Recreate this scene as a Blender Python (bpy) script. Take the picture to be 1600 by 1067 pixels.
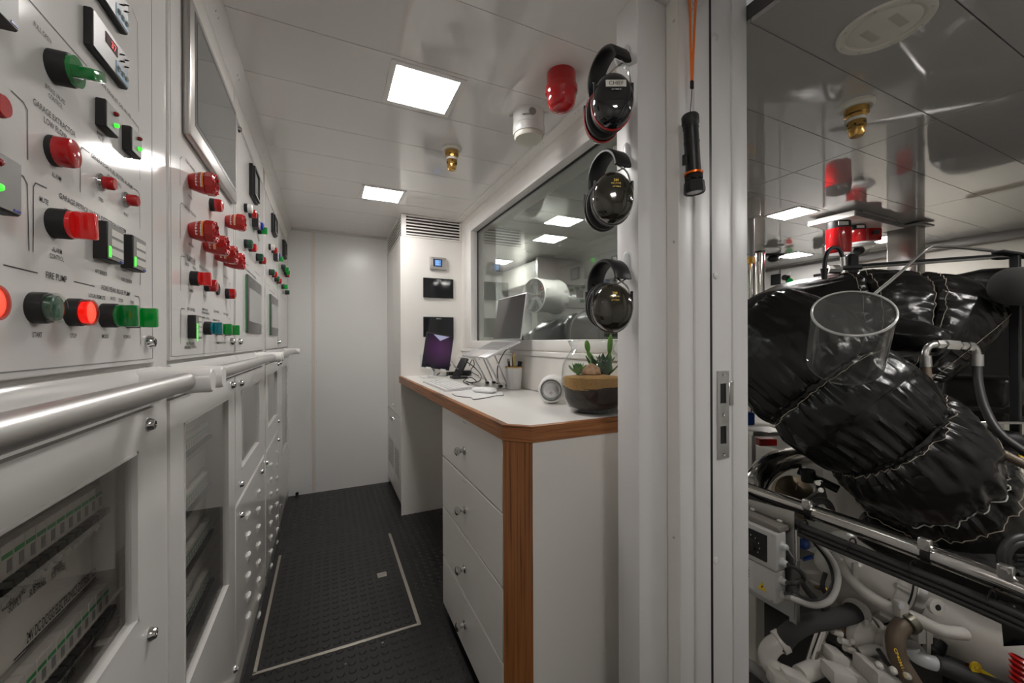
import bpy, bmesh, math, random
from mathutils import Vector, Matrix, noise, Euler
random.seed(7)
V = Vector
PI = math.pi
for o in list(bpy.data.objects):
    bpy.data.objects.remove(o, do_unlink=True)
SC = bpy.context.scene
COL = SC.collection

# ------------------------------------------------------------------ camera
FPX, YAW, ROLL, CX, CY, CAMH = 619.8, math.radians(25.05), math.radians(.206), 800.0, 533.8, 1.1
FWD = V((math.sin(YAW), math.cos(YAW), 0)); RT = V((math.cos(YAW), -math.sin(YAW), 0)); UP = V((0, 0, 1))
CR = RT*math.cos(ROLL) - UP*math.sin(ROLL)
CU = UP*math.cos(ROLL) + RT*math.sin(ROLL)
CAM = V((0, 0, CAMH))
cd = bpy.data.cameras.new('camera'); cd.sensor_width = 36; cd.lens = FPX/1600*36; cd.clip_start = .01
cam = bpy.data.objects.new('camera', cd); COL.objects.link(cam)
m = Matrix.Identity(4)
for i in range(3):
    m[i][0] = CR[i]; m[i][1] = CU[i]; m[i][2] = -FWD[i]; m[i][3] = CAM[i]
cam.matrix_world = m
SC.camera = cam
def ray(x, y): return FWD + CR*((x-CX)/FPX) - CU*((y-CY)/FPX)
def W(x, y, z): return CAM + ray(x, y)*z                 # survey point at depth z along the lens axis
def PX(x, y, X): d = ray(x, y); return CAM + d*((X-CAM.x)/d.x)
def PY(x, y, Y): d = ray(x, y); return CAM + d*((Y-CAM.y)/d.y)
def PZ(x, y, Z): d = ray(x, y); return CAM + d*((Z-CAM.z)/d.z)

# ------------------------------------------------------------------ world, exposure
wd = bpy.data.worlds.new('world'); SC.world = wd; wd.use_nodes = True
wd.node_tree.nodes['Background'].inputs[0].default_value = (1, .97, .94, 1)
wd.node_tree.nodes['Background'].inputs[1].default_value = .15
SC.view_settings.view_transform = 'Standard'; SC.view_settings.look = 'None'
SC.view_settings.exposure = .52; SC.view_settings.gamma = 1; SC.view_settings.use_curve_mapping = False
SC.cycles.max_bounces = 14; SC.cycles.diffuse_bounces = 9; SC.cycles.glossy_bounces = 6; SC.cycles.transparent_max_bounces = 20; SC.cycles.caustics_reflective = False
LIGHT_CORRIDOR = 34.0
LIGHT_ENGINE = 46.0

# ------------------------------------------------------------------ materials
MATS = {}
def mat(name, col=(.8, .8, .8), rough=.5, metal=0., spec=.5, coat=0., emit=None, es=1., noise_amt=0., nscale=20., bump=0., bscale=200., trans=0., alpha=1., aniso=None):
    if name in MATS: return MATS[name]
    M = bpy.data.materials.new(name); M.use_nodes = True
    nt = M.node_tree; b = nt.nodes['Principled BSDF']
    b.inputs['Base Color'].default_value = (*col, 1); b.inputs['Roughness'].default_value = rough
    b.inputs['Metallic'].default_value = metal; b.inputs['Specular IOR Level'].default_value = spec
    b.inputs['Coat Weight'].default_value = coat; b.inputs['Coat Roughness'].default_value = .05
    b.inputs['Transmission Weight'].default_value = trans
    if emit: b.inputs['Emission Color'].default_value = (*emit, 1); b.inputs['Emission Strength'].default_value = es
    tc = nt.nodes.new('ShaderNodeTexCoord')
    if noise_amt:
        n = nt.nodes.new('ShaderNodeTexNoise'); n.inputs['Scale'].default_value = nscale; n.inputs['Detail'].default_value = 5
        nt.links.new(tc.outputs['Object'], n.inputs['Vector'])
        mp = nt.nodes.new('ShaderNodeMapRange'); mp.inputs[3].default_value = 1-noise_amt; mp.inputs[4].default_value = 1+noise_amt
        nt.links.new(n.outputs['Fac'], mp.inputs[0])
        mx = nt.nodes.new('ShaderNodeVectorMath'); mx.operation = 'SCALE'; mx.inputs[0].default_value = col
        nt.links.new(mp.outputs[0], mx.inputs['Scale']); nt.links.new(mx.outputs[0], b.inputs['Base Color'])
    if bump:
        n2 = nt.nodes.new('ShaderNodeTexNoise'); n2.inputs['Scale'].default_value = bscale; n2.inputs['Detail'].default_value = 3
        nt.links.new(tc.outputs['Object'], n2.inputs['Vector'])
        bp = nt.nodes.new('ShaderNodeBump'); bp.inputs['Strength'].default_value = bump; bp.inputs['Distance'].default_value = .01
        nt.links.new(n2.outputs['Fac'], bp.inputs['Height']); nt.links.new(bp.outputs[0], b.inputs['Normal'])
    MATS[name] = M; return M
def glassmat(name, tint=(.9, .92, .9), f0=.04, rough=0.0, refl=(1, 1, 1), haze=0, edge=None):
    # thin clear sheet: Schlick reflectance over plain transmission, the same from both sides
    M = bpy.data.materials.new(name); M.use_nodes = True; nt = M.node_tree; nt.nodes.clear()
    o = nt.nodes.new('ShaderNodeOutputMaterial'); mx = nt.nodes.new('ShaderNodeMixShader')
    t = nt.nodes.new('ShaderNodeBsdfTransparent'); t.inputs[0].default_value = (*tint, 1)
    g = nt.nodes.new('ShaderNodeBsdfGlossy'); g.inputs['Roughness'].default_value = rough; g.inputs[0].default_value = (*refl, 1)
    f = nt.nodes.new('ShaderNodeLayerWeight'); f.inputs[0].default_value = .5
    p = nt.nodes.new('ShaderNodeMath'); p.operation = 'POWER'; p.inputs[1].default_value = 5
    q = nt.nodes.new('ShaderNodeMath'); q.operation = 'MULTIPLY_ADD'; q.inputs[1].default_value = 1-f0; q.inputs[2].default_value = f0
    nt.links.new(f.outputs['Facing'], p.inputs[0]); nt.links.new(p.outputs[0], q.inputs[0]); nt.links.new(q.outputs[0], mx.inputs[0])
    nt.links.new(t.outputs[0], mx.inputs[1]); nt.links.new(g.outputs[0], mx.inputs[2])
    if edge:                                   # tint darkened edge-on, standing in for the dark edges of refraction
        ep = nt.nodes.new('ShaderNodeMath'); ep.operation = 'POWER'; ep.inputs[1].default_value = 3; em = nt.nodes.new('ShaderNodeMix'); em.data_type = 'RGBA'
        em.inputs[6].default_value = (*tint, 1); em.inputs[7].default_value = (*edge, 1)
        nt.links.new(f.outputs['Facing'], ep.inputs[0]); nt.links.new(ep.outputs[0], em.inputs[0]); nt.links.new(em.outputs[2], t.inputs[0])
    if haze:                                   # even grey diffuse share that makes the clear sheet milky
        dfs = nt.nodes.new('ShaderNodeBsdfDiffuse'); dfs.inputs[0].default_value = (.22, .22, .215, 1); m2 = nt.nodes.new('ShaderNodeMixShader'); m2.inputs[0].default_value = haze
        nt.links.new(mx.outputs[0], m2.inputs[1]); nt.links.new(dfs.outputs[0], m2.inputs[2]); nt.links.new(m2.outputs[0], o.inputs[0])
    else: nt.links.new(mx.outputs[0], o.inputs[0])
    MATS[name] = M; return M
def woodmat(name, vertical):
    M = bpy.data.materials.new(name); M.use_nodes = True; nt = M.node_tree; b = nt.nodes['Principled BSDF']
    tc = nt.nodes.new('ShaderNodeTexCoord'); mp = nt.nodes.new('ShaderNodeMapping')
    mp.inputs['Scale'].default_value = (160, 160, 3) if vertical else (6, 6, 190)
    n = nt.nodes.new('ShaderNodeTexNoise'); n.inputs['Scale'].default_value = 1; n.inputs['Detail'].default_value = 4; n.inputs['Distortion'].default_value = .4
    r = nt.nodes.new('ShaderNodeValToRGB'); e = r.color_ramp.elements
    e[0].position = .30; e[0].color = (.075, .027, .009, 1); e[1].position = .62; e[1].color = (.37, .145, .045, 1)
    x = r.color_ramp.elements.new(.42); x.color = (.26, .095, .028, 1)
    nt.links.new(tc.outputs['Object'], mp.inputs[0]); nt.links.new(mp.outputs[0], n.inputs['Vector'])
    nt.links.new(n.outputs['Fac'], r.inputs[0]); nt.links.new(r.outputs[0], b.inputs['Base Color'])
    b.inputs['Roughness'].default_value = .42; MATS[name] = M; return M

WHITE = mat('white_powder_coat', (.74, .725, .705), .10, noise_amt=.02, nscale=6)
WHITE2 = mat('white_laminate', (.80, .778, .742), .30, noise_amt=.02, nscale=5)
CEILM = mat('gloss_ceiling_laminate', (.80, .785, .765), .045, spec=.75, bump=.004, bscale=9)
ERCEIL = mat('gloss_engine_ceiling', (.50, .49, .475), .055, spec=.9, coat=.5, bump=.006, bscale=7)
WALLM = mat('painted_wall_panel', (.82, .82, .81), .25, noise_amt=.02, nscale=4)
GAPM = mat('dark_joint', (.10, .095, .09), .8)
FRAMEM = mat('window_frame_white', (.82, .805, .785), .3)
JAMBM = mat('door_frame_white', (.76, .75, .745), .35)
BLACK = mat('black_plastic', (.013, .013, .014), .4, spec=.35)
BLACKS = mat('black_satin', (.022, .022, .023), .5, spec=.35)
BLKG = mat('black_gloss', (.012, .012, .014), .06, coat=.4)
RUBBER = mat('black_rubber', (.014, .0135, .0135), .42, bump=.15, bscale=400)
RUBF = mat('rubber_floor', (.0125, .012, .012), .33, spec=.45, noise_amt=.35, nscale=3, bump=.12, bscale=260)
CHROME = mat('chrome', (.62, .62, .62), .08, 1)
STEEL = mat('brushed_steel', (.60, .59, .57), .28, 1, bump=.03, bscale=120)
POLSTEEL = mat('polished_steel', (.66, .64, .61), .10, 1)
RAILM = mat('satin_aluminium_rail', (.66, .65, .64), .34, 1)
ALU = mat('aluminium_trim', (.62, .58, .52), .38, 1)
REDL = mat('red_lens', (.55, .008, .012), .12, coat=.5, trans=.12)
REDLIT = mat('red_lens_lit', (.60, .010, .012), .12, coat=.5, emit=(1, .02, .012), es=.05)
REDGLOW = mat('red_button_glow', (.9, .1, .05), .3, emit=(1, .06, .03), es=.75)
REDP = mat('red_siren_plastic', (.42, .010, .010), .3, coat=.2)
GREENL = mat('green_lens', (.0, .20, .03), .12, coat=.5)
GREENLIT = mat('green_lens_lit', (.0, .27, .03), .15, coat=.5, emit=(.0, .5, .04), es=.03)
GREEND = mat('dark_green_lens', (.012, .075, .035), .2, coat=.3)
TEALL = mat('teal_lens', (.0, .22, .28), .15, coat=.4)
BLUEL = mat('blue_lens', (.02, .04, .42), .2)
GREENLED = mat('green_led', (.05, .8, .05), .3, emit=(.08, 1, .06), es=.7)
REDLED = mat('dark_red_led', (.25, .005, .008), .25)
WLENS = mat('white_lens', (.72, .72, .70), .25)
CLEARP = glassmat('clear_plastic', (.92, .94, .92), .04)
PRINT = mat('black_print', (.028, .027, .026), .6)
GREYPR = mat('grey_print', (.25, .25, .25), .6)
GREENPR = mat('green_print', (.03, .33, .10), .6)
PAPER = mat('white_label', (.72, .70, .66), .6)
ORANGEP = mat('orange_print', (.85, .26, .03), .5)
YELLOW = mat('yellow_plastic', (.80, .55, .02), .4)
SCREENM = mat('dark_screen', (.10, .108, .106), .05, coat=.6, spec=.8)
BEZM = mat('silver_bezel', (.50, .48, .46), .32, .7)
HMIGREY = mat('grey_screen', (.36, .36, .355), .18)
HMIDK = mat('hmi_dark', (.095, .092, .09), .3)
REDDISP = mat('red_display', (.05, .004, .006), .15)
REDDIG = mat('red_digit', (.6, .01, .01), .4, emit=(1, .03, .03), es=.45)
LBLUE = mat('light_blue_keypad', (.25, .42, .55), .4)
GREYPL = mat('grey_plastic', (.27, .26, .25), .45)
BRK = mat('breaker_grey', (.62, .60, .57), .45)
DINM = mat('cabinet_interior', (.66, .64, .61), .5)
SMOKE = glassmat('smoked_door_glass', (.88, .87, .86), .04)
WINGL = glassmat('window_glass', (.76, .80, .78), .12)
JARGL = glassmat('jar_glass', (.965, .975, .97), .035, edge=(.50, .53, .51))
ACRYL = glassmat('acrylic', (.86, .87, .86), .06, haze=.20, edge=(.45, .46, .45))
DIFFUSER = mat('light_diffuser', (.9, .9, .9), .5, emit=(1, .965, .93), es=LIGHT_CORRIDOR)
DIFFUSE2 = mat('engine_light_diffuser', (.9, .9, .9), .5, emit=(1, .965, .93), es=LIGHT_ENGINE)
CREAMP = mat('cream_plastic', (.72, .70, .62), .4)
BRASS = mat('brass', (.62, .37, .11), .22, 1)
TEAKH = woodmat('teak_edge', False); TEAKV = woodmat('teak_post', True)
SILVER = mat('silver_aluminium', (.66, .66, .67), .34, .75)
KEYM = mat('white_keys', (.82, .82, .82), .5)
PCUP = mat('white_ceramic', (.78, .78, .78), .4)
LWOOD = mat('light_bamboo', (.66, .42, .18), .5)
SOIL = mat('dark_soil', (.022, .011, .008), .7, noise_amt=.5, nscale=120, bump=.4, bscale=300)
SANDM = mat('golden_sand', (.50, .29, .10), .85, noise_amt=.75, nscale=420, bump=.6, bscale=420)
ROCKM = mat('pink_rock', (.52, .33, .20), .8, noise_amt=.3, nscale=60, bump=.6, bscale=90)
SUCC = mat('succulent_green', (.16, .33, .12), .45)
SUCD = mat('aloe_green', (.035, .11, .045), .45, noise_amt=.3, nscale=80)
CACT = mat('cactus_green', (.11, .30, .035), .45)
LGREY = mat('light_grey_plastic', (.62, .64, .65), .3)
OLIVE = mat('olive_gloss_shell', (.022, .020, .012), .10, coat=.7)
ORANGE = mat('orange_webbing', (.80, .17, .012), .7)
LEATH = mat('black_lagging_cloth', (.0075, .0072, .0068), .27, spec=.42, bump=.08, bscale=60)
LEATH2 = mat('black_lagging_rear', (.008, .0076, .0072), .36, spec=.4, bump=.16, bscale=30)
THREAD = mat('stitch_thread', (.42, .36, .29), .8)
ENGW = mat('engine_white_paint', (.60, .575, .53), .26, spec=.6, noise_amt=.04, nscale=12)
ENGW2 = mat('engine_grey_white', (.50, .48, .44), .4, noise_amt=.06, nscale=14)
GREYBOX = mat('grey_enclosure', (.50, .495, .48), .42)
GREYCAB = mat('grey_cable', (.40, .385, .365), .5)
HOSEM = mat('hose_rubber', (.030, .029, .028), .45)
FOAM = mat('foam_sleeve', (.045, .043, .041), .85)
BRNH = mat('braided_hose', (.16, .12, .085), .5, .3)
BRONZE = mat('bronze_housing', (.30, .24, .16), .35, .8)
BLUEP = mat('blue_valve', (.02, .07, .30), .35)
CHECKER = mat('checker_plate', (.55, .54, .53), .3, .9, bump=.5, bscale=60)
DARKFL = mat('engine_bilge', (.06, .057, .053), .6)

# ------------------------------------------------------------------ mesh helpers
def orth(d):
    d = d.normalized(); a = V((0, 0, 1)) if abs(d.z) < .9 else V((1, 0, 0))
    u = a.cross(d).normalized(); return u, d.cross(u)
class MB:
    def __init__(s): s.bm = bmesh.new()
    def box(s, a, b, bev=0, seg=1):
        a, b = V(a), V(b); lo = [min(a[i], b[i]) for i in range(3)]; hi = [max(a[i], b[i]) for i in range(3)]
        vs = [s.bm.verts.new((x, y, z)) for x in (lo[0], hi[0]) for y in (lo[1], hi[1]) for z in (lo[2], hi[2])]
        fs = [s.bm.faces.new([vs[i] for i in q]) for q in ((0, 1, 3, 2), (4, 6, 7, 5), (0, 4, 5, 1), (2, 3, 7, 6), (0, 2, 6, 4), (1, 5, 7, 3))]
        if bev:
            es = list({e for f in fs for e in f.edges})
            bmesh.ops.bevel(s.bm, geom=es, offset=bev, segments=seg, affect='EDGES', profile=.5)
        return s
    def obox(s, c, ex, ey, ez, sx, sy, sz, bev=0, seg=1):
        t = MB().box((-sx/2, -sy/2, -sz/2), (sx/2, sy/2, sz/2), bev, seg)
        M = Matrix((ex.normalized(), ey.normalized(), ez.normalized())).transposed().to_4x4(); M.translation = V(c)
        t.bm.transform(M); s.merge(t); return s
    def merge(s, t):
        me = bpy.data.meshes.new('tmp'); t.bm.to_mesh(me); s.bm.from_mesh(me); bpy.data.meshes.remove(me); t.bm.free(); return s
    def lathe(s, prof, o, d, n=24, sx=1., u=None):
        # prof: [(radius, distance along d)]; open ends with r>0 get no cap
        d = V(d).normalized(); o = V(o)
        if u is None: u, w = orth(d)
        else: u = V(u).normalized(); w = d.cross(u)
        rings = []
        for r, t in prof:
            if r <= 1e-6: rings.append([s.bm.verts.new(o+d*t)])
            else: rings.append([s.bm.verts.new(o+d*t+(u*math.cos(2*PI*k/n)*sx+w*math.sin(2*PI*k/n))*r) for k in range(n)])
        for a, b in zip(rings, rings[1:]):
            for k in range(n):
                k2 = (k+1) % n
                if len(a) == 1 and len(b) == 1: continue
                try:
                    if len(a) == 1: s.bm.faces.new((a[0], b[k2], b[k])) if False else s.bm.faces.new((a[0], b[k], b[k2]))
                    elif len(b) == 1: s.bm.faces.new((a[k], b[0], a[k2]))
                    else: s.bm.faces.new((a[k], b[k], b[k2], a[k2]))
                except ValueError: pass
        return s
    def cyl(s, p, q, r, r2=None, n=16, bev=0):
        p, q = V(p), V(q); L = (q-p).length; r2 = r if r2 is None else r2
        if bev: pr = [(0, 0), (r-bev, 0), (r, bev), (r2, L-bev), (r2-bev, L), (0, L)]
        else: pr = [(0, 0), (r, 0), (r2, L), (0, L)]
        return s.lathe(pr, p, q-p, n)
    def tube(s, pts, r, n=8, cap=True, samples=None, closed=False):
        pts = [V(p) for p in pts]
        if samples: pts = spline(pts, samples)
        rr = r if isinstance(r, (list, tuple)) else [r]*len(pts)
        if len(rr) != len(pts): rr = [rr[min(len(rr)-1, int(i*len(rr)/len(pts)))] for i in range(len(pts))]
        u = None; rings = []
        for i, p in enumerate(pts):
            a = pts[max(0, i-1)]; b = pts[min(len(pts)-1, i+1)]
            if closed: a = pts[i-1]; b = pts[(i+1) % len(pts)]
            d = (b-a).normalized()
            if u is None: u, _ = orth(d)
            u = (u-d*u.dot(d)).normalized(); w = d.cross(u)
            rings.append([s.bm.verts.new(p+(u*math.cos(2*PI*k/n)+w*math.sin(2*PI*k/n))*rr[i]) for k in range(n)])
        pr = list(zip(rings, rings[1:]))
        if closed: pr.append((rings[-1], rings[0]))
        for a, b in pr:
            for k in range(n): s.bm.faces.new((a[k], a[(k+1) % n], b[(k+1) % n], b[k]))
        if cap and not closed:
            s.bm.faces.new(rings[0][::-1]); s.bm.faces.new(rings[-1])
        return s
    def prism(s, poly, vec):
        vec = V(vec); a = [s.bm.verts.new(p) for p in poly]; b = [s.bm.verts.new(V(p)+vec) for p in poly]
        s.bm.faces.new(a[::-1]); s.bm.faces.new(b); n = len(a)
        for k in range(n): s.bm.faces.new((a[k], a[(k+1) % n], b[(k+1) % n], b[k]))
        return s
    def quad(s, *p):
        s.bm.faces.new([s.bm.verts.new(q) for q in p]); return s
    def ell(s, c, ex, ey, ez, n=20, mrow=12):
        c = V(c); rows = []
        for i in range(mrow+1):
            t = PI*i/mrow
            if i in (0, mrow): rows.append([s.bm.verts.new(c+V(ez)*math.cos(t))])
            else: rows.append([s.bm.verts.new(c+V(ez)*math.cos(t)+(V(ex)*math.cos(2*PI*k/n)+V(ey)*math.sin(2*PI*k/n))*math.sin(t)) for k in range(n)])
        for a, b in zip(rows, rows[1:]):
            for k in range(n):
                k2 = (k+1) % n
                if len(a) == 1: s.bm.faces.new((a[0], b[k], b[k2]))
                elif len(b) == 1: s.bm.faces.new((a[k], b[0], a[k2]))
                else: s.bm.faces.new((a[k], b[k], b[k2], a[k2]))
        return s
    def mesh(s, name, material, smooth=True, ang=38):
        bmesh.ops.recalc_face_normals(s.bm, faces=s.bm.faces[:])
        me = bpy.data.meshes.new(name); s.bm.to_mesh(me); s.bm.free()
        if material: me.materials.append(material)
        if smooth:
            for p in me.polygons: p.use_smooth = True
            me.set_sharp_from_angle(angle=math.radians(ang))
        return me
    def build(s, name, material, parent=None, smooth=True, ang=38, label=None):
        if parent is not None: s.bm.transform(Matrix.Translation(-OFF[parent.as_pointer()]))
        me = s.mesh(name, material, smooth, ang)
        o = bpy.data.objects.new(name, me); COL.objects.link(o)
        if parent is not None: o.parent = parent; OFF[o.as_pointer()] = OFF[parent.as_pointer()].copy()
        else: OFF[o.as_pointer()] = V((0, 0, 0))
        if label: o['label'] = label
        return o
OFF = {}
def spline(pts, n):
    P = [V(p) for p in pts]; P = [P[0]*2-P[1]] + P + [P[-1]*2-P[-2]]; out = []; m_ = len(P)-3
    for k in range(n):
        t = k/(n-1)*m_; i = min(int(t), m_-1); f = t-i; a, b, c, d = P[i:i+4]
        out.append(.5*((2*b)+(c-a)*f+(2*a-5*b+4*c-d)*f*f+(3*b-a-3*c+d)*f**3))
    return out
def lerps(vals, t):
    x = t*(len(vals)-1); i = min(int(x), len(vals)-2); return vals[i]+(vals[i+1]-vals[i])*(x-i)
def tag(o, label, cat=None, group=None, kind=None):
    if label: o['label'] = label
    if cat: o['category'] = cat
    if group: o['group'] = group
    if kind: o['kind'] = kind
    return o
def thing(name, loc, label, cat, group=None):
    o = bpy.data.objects.new(name, None); COL.objects.link(o); o.location = loc; o.empty_display_size = .05
    OFF[o.as_pointer()] = V(loc); return tag(o, label, cat, group)
def root_mesh(o):                                # give a single-mesh thing an origin at its base
    me = o.data; lo = V([min(v.co[i] for v in me.vertices) for i in range(3)]); hi = V([max(v.co[i] for v in me.vertices) for i in range(3)])
    c = V(((lo.x+hi.x)/2, (lo.y+hi.y)/2, lo.z)); me.transform(Matrix.Translation(-c)); o.location = c
    OFF[o.as_pointer()] = c; return o
def inst(name, me, parent, loc, rot=None, label=None):   # shared mesh placed at a world position under parent
    o = bpy.data.objects.new(name, me); COL.objects.link(o)
    o.parent = parent; o.location = V(loc)-OFF[parent.as_pointer()]
    if rot is not None: o.rotation_euler = rot
    OFF[o.as_pointer()] = V(loc)
    if label: o['label'] = label
    return o
def sub(name, me, part, rot=None):               # shared mesh as sub-part, same origin as its part
    o = bpy.data.objects.new(name, me); COL.objects.link(o); o.parent = part
    if rot is not None: o.rotation_euler = rot
    return o
def struct(o, label=None): o['kind'] = 'structure'; o['label'] = label; o['category'] = 'room'; return o
FONTS = {}
def textmesh(body):
    c = bpy.data.curves.new('txt', 'FONT'); c.body = body; c.size = 1; c.resolution_u = 2; c.offset = .010; c.align_x = 'LEFT'
    t = bpy.data.objects.new('txt', c); COL.objects.link(t)
    me = bpy.data.meshes.new_from_object(t); bpy.data.objects.remove(t); bpy.data.curves.remove(c); return me
def text(body, center, ex, ey, h, width=None, m_=None, parent=None, name='lettering'):
    me = textmesh(body); vs = me.vertices
    x0 = min(v.co.x for v in vs); x1 = max(v.co.x for v in vs); cap = .7
    sy = h/cap; sx = (width/(x1-x0)) if width else sy
    ex, ey = V(ex).normalized(), V(ey).normalized(); n = ex.cross(ey); c = V(center)+n*.0004
    off = OFF[parent.as_pointer()] if parent else V((0, 0, 0))
    for v in vs: v.co = c + ex*((v.co.x-(x0+x1)/2)*sx) + ey*((v.co.y-cap/2)*sy) - off
    me.materials.clear(); me.materials.append(m_ or PRINT)
    o = bpy.data.objects.new(name, me); COL.objects.link(o)
    if parent: o.parent = parent; OFF[o.as_pointer()] = off.copy()
    return o
def pillow(path, radii, nu=60, nv=72, endr=.86, pk=.012, pklen=.10, seed=0, flat=1., caps=(True, True), wr=.006, k0=17, full=None, span=None, fold=0., sh=.30):
    # a stuffed tube; full/span takes a stretch of a longer path so that neighbours meet on one plane
    mb = MB()
    if full:
        N_ = 400; P_ = spline(full, N_); a0, a1 = span; idx = [a0+(a1-a0)*i/(nu-1) for i in range(nu)]
        def at_(t): x = t*(N_-1); i = min(int(x), N_-2); return P_[i].lerp(P_[i+1], x-i)
        pts = [at_(t) for t in idx]; tans = [(at_(min(1, t+.004))-at_(max(0, t-.004))).normalized() for t in idx]
    else:
        pts = spline(path, nu); tans = [(pts[min(nu-1, i+1)]-pts[max(0, i-1)]).normalized() for i in range(nu)]
    u = None; rings = []
    L = sum((b-a).length for a, b in zip(pts, pts[1:])); acc = 0
    for i, p in enumerate(pts):
        if i: acc += (p-pts[i-1]).length
        s = acc/L; d = tans[i]
        if u is None: u, _ = orth(d)
        u = (u-d*u.dot(d)).normalized(); w = d.cross(u)
        R = lerps(radii, s); ed = min(s, 1-s)*L
        q = max(0, 1-ed/(R*sh)); prof = endr+(1-endr)*math.sqrt(max(0, 1-q*q))
        pe = math.exp(-ed/pklen*2.2)*(1-.5*math.exp(-ed/.006)); fe = math.exp(-ed/.13); ring = []
        for k in range(nv):
            th = 2*PI*k/nv; ct, st = math.cos(th), math.sin(th)
            ph = 2.2*noise.noise(V((ct*1.3+seed, st*1.3, seed*.7)))
            rid = math.cos(k0*th+ph*3)*(.55+.45*noise.noise(V((ct*3, st*3, seed+3.1))))
            pos = p+(u*ct*flat+w*st)*R*prof
            f1 = noise.noise(V((ct*4.2, st*4.2, s*1.6+seed*5.3))); f2 = noise.noise(V((ct*9, st*9, s*2.5+seed*3.7)))
            dn = noise.noise(pos*6+V((seed, 0, 0)))*wr*1.5-abs(noise.noise(pos*V((9, 9, 16))+V((0, seed, 0))))*wr*1.4
            dn += fold*fe*(f1*.9-abs(f2)*1.1)
            pos += (u*ct+w*st)*(dn+rid*pk*pe)
            ring.append(mb.bm.verts.new(pos))
        rings.append(ring)
    for a, b in zip(rings, rings[1:]):
        for k in range(nv): mb.bm.faces.new((a[k], a[(k+1) % nv], b[(k+1) % nv], b[k]))
    for end, ring, sg in ((0, rings[0], -1), (1, rings[-1], 1)):
        if not caps[end]: continue
        c = sum((v.co for v in ring), V((0, 0, 0)))/nv; d = tans[-1] if end else -tans[0]; prev = ring
        for f, bl in ((.86, .10), (.6, .2), (.3, .25)):
            cur = [mb.bm.verts.new(c+(v.co-c)*f+d*(bl*lerps(radii, end)*.55)) for v in ring]
            for k in range(nv): mb.bm.faces.new((prev[k], prev[(k+1) % nv], cur[(k+1) % nv], cur[k]))
            prev = cur
        mb.bm.faces.new(prev)
    mb.rings = [[v.co.copy() for v in r] for r in rings]
    return mb

# ================================================================== THE SETTING
ZC = 1.917; XL = -.25; XW = .83; XE = 1.049; YB = 3.24; ERX, ERY0, ERY1, ERF = 4.72, -1.0, 4.3, -.30
fl = struct(MB().box((-.62, -1.4, -.06), (XE, YB+.06, 0)).build('floor', RUBF), 'black studded rubber corridor floor')
def studs(x0, x1, y0, y1, z, skip=None, sp=.0365, r=.0128, h=.0024):
    mb = MB(); n = 10; cs = [(math.cos(2*PI*k/n), math.sin(2*PI*k/n)) for k in range(n)]
    for i in range(int((x1-x0)/sp)):
        for j in range(int((y1-y0)/sp)):
            x = x0+sp*(i+.5); y = y0+sp*(j+.5)
            if skip and skip(x, y): continue
            a = [mb.bm.verts.new((x+c*r, y+s_*r, z)) for c, s_ in cs]; b = [mb.bm.verts.new((x+c*r*.82, y+s_*r*.82, z+h)) for c, s_ in cs]
            mb.bm.faces.new(b)
            for k in range(n): mb.bm.faces.new((a[k], a[(k+1) % n], b[(k+1) % n], b[k]))
    return mb
HX0, HX1, HY0, HY1 = -.219, .321, 1.555, 2.358
o = studs(-.235, .83, .9, 3.23, 0, lambda x, y: (HX0-.012 < x < HX1+.012 and HY0-.012 < y < HY1+.012) or (y < 1.6 and x > .44) or (y > 2.57 and x > .42)).build('rubber_stud', RUBF, fl); o['kind'] = 'stuff'
# lifting hatch in the floor
h = thing('floor_hatch', ((HX0+HX1)/2, (HY0+HY1)/2, 0), 'rectangular studded rubber floor hatch edged with aluminium strips', 'hatch')
MB().box((HX0, HY0, -.01), (HX1, HY1, .0012)).build('hatch_panel', RUBF, h)
o = studs(HX0+.012, HX1-.012, HY0+.012, HY1-.005, .0012).build('rubber_stud', RUBF, h); o['kind'] = 'stuff'
for a, b in (((HX0-.007, HY0-.004), (HX0+.005, HY1)), ((HX1-.005, HY0-.004), (HX1+.009, HY1)), ((HX0-.007, HY0-.009), (HX1+.009, HY0+.004))):
    MB().box((*a, 0), (*b, .0042), .0012).build('edge_strip', ALU, h)
c = PZ(597, 898, .003); lp = MB().box((c.x-.021, c.y-.019, .0012), (c.x+.021, c.y+.019, .0042), .001).build('latch_plate', ALU, h)
MB().tube([(c.x+.011*math.cos(t*PI/8), c.y+.009*math.sin(t*PI/8), .0055) for t in range(16)], .0018, 6, closed=True).build('pull_ring', CHROME, lp)
MB().lathe([(0, 0), (.004, 0), (.003, .0012), (0, .0012)], (c.x-.014, c.y-.012, .0042), (0, 0, 1), 8).build('screw', STEEL, lp)
MB().cyl(PZ(598, 1005, .0), PZ(598, 1005, .0)+V((0, 0, .0021)), .004, n=10).build('floor_screw', STEEL, fl)
MB().cyl(PZ(540, 1038, .0), PZ(540, 1038, .0)+V((0, 0, .0021)), .003, n=10).build('floor_screw', STEEL, fl)

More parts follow.
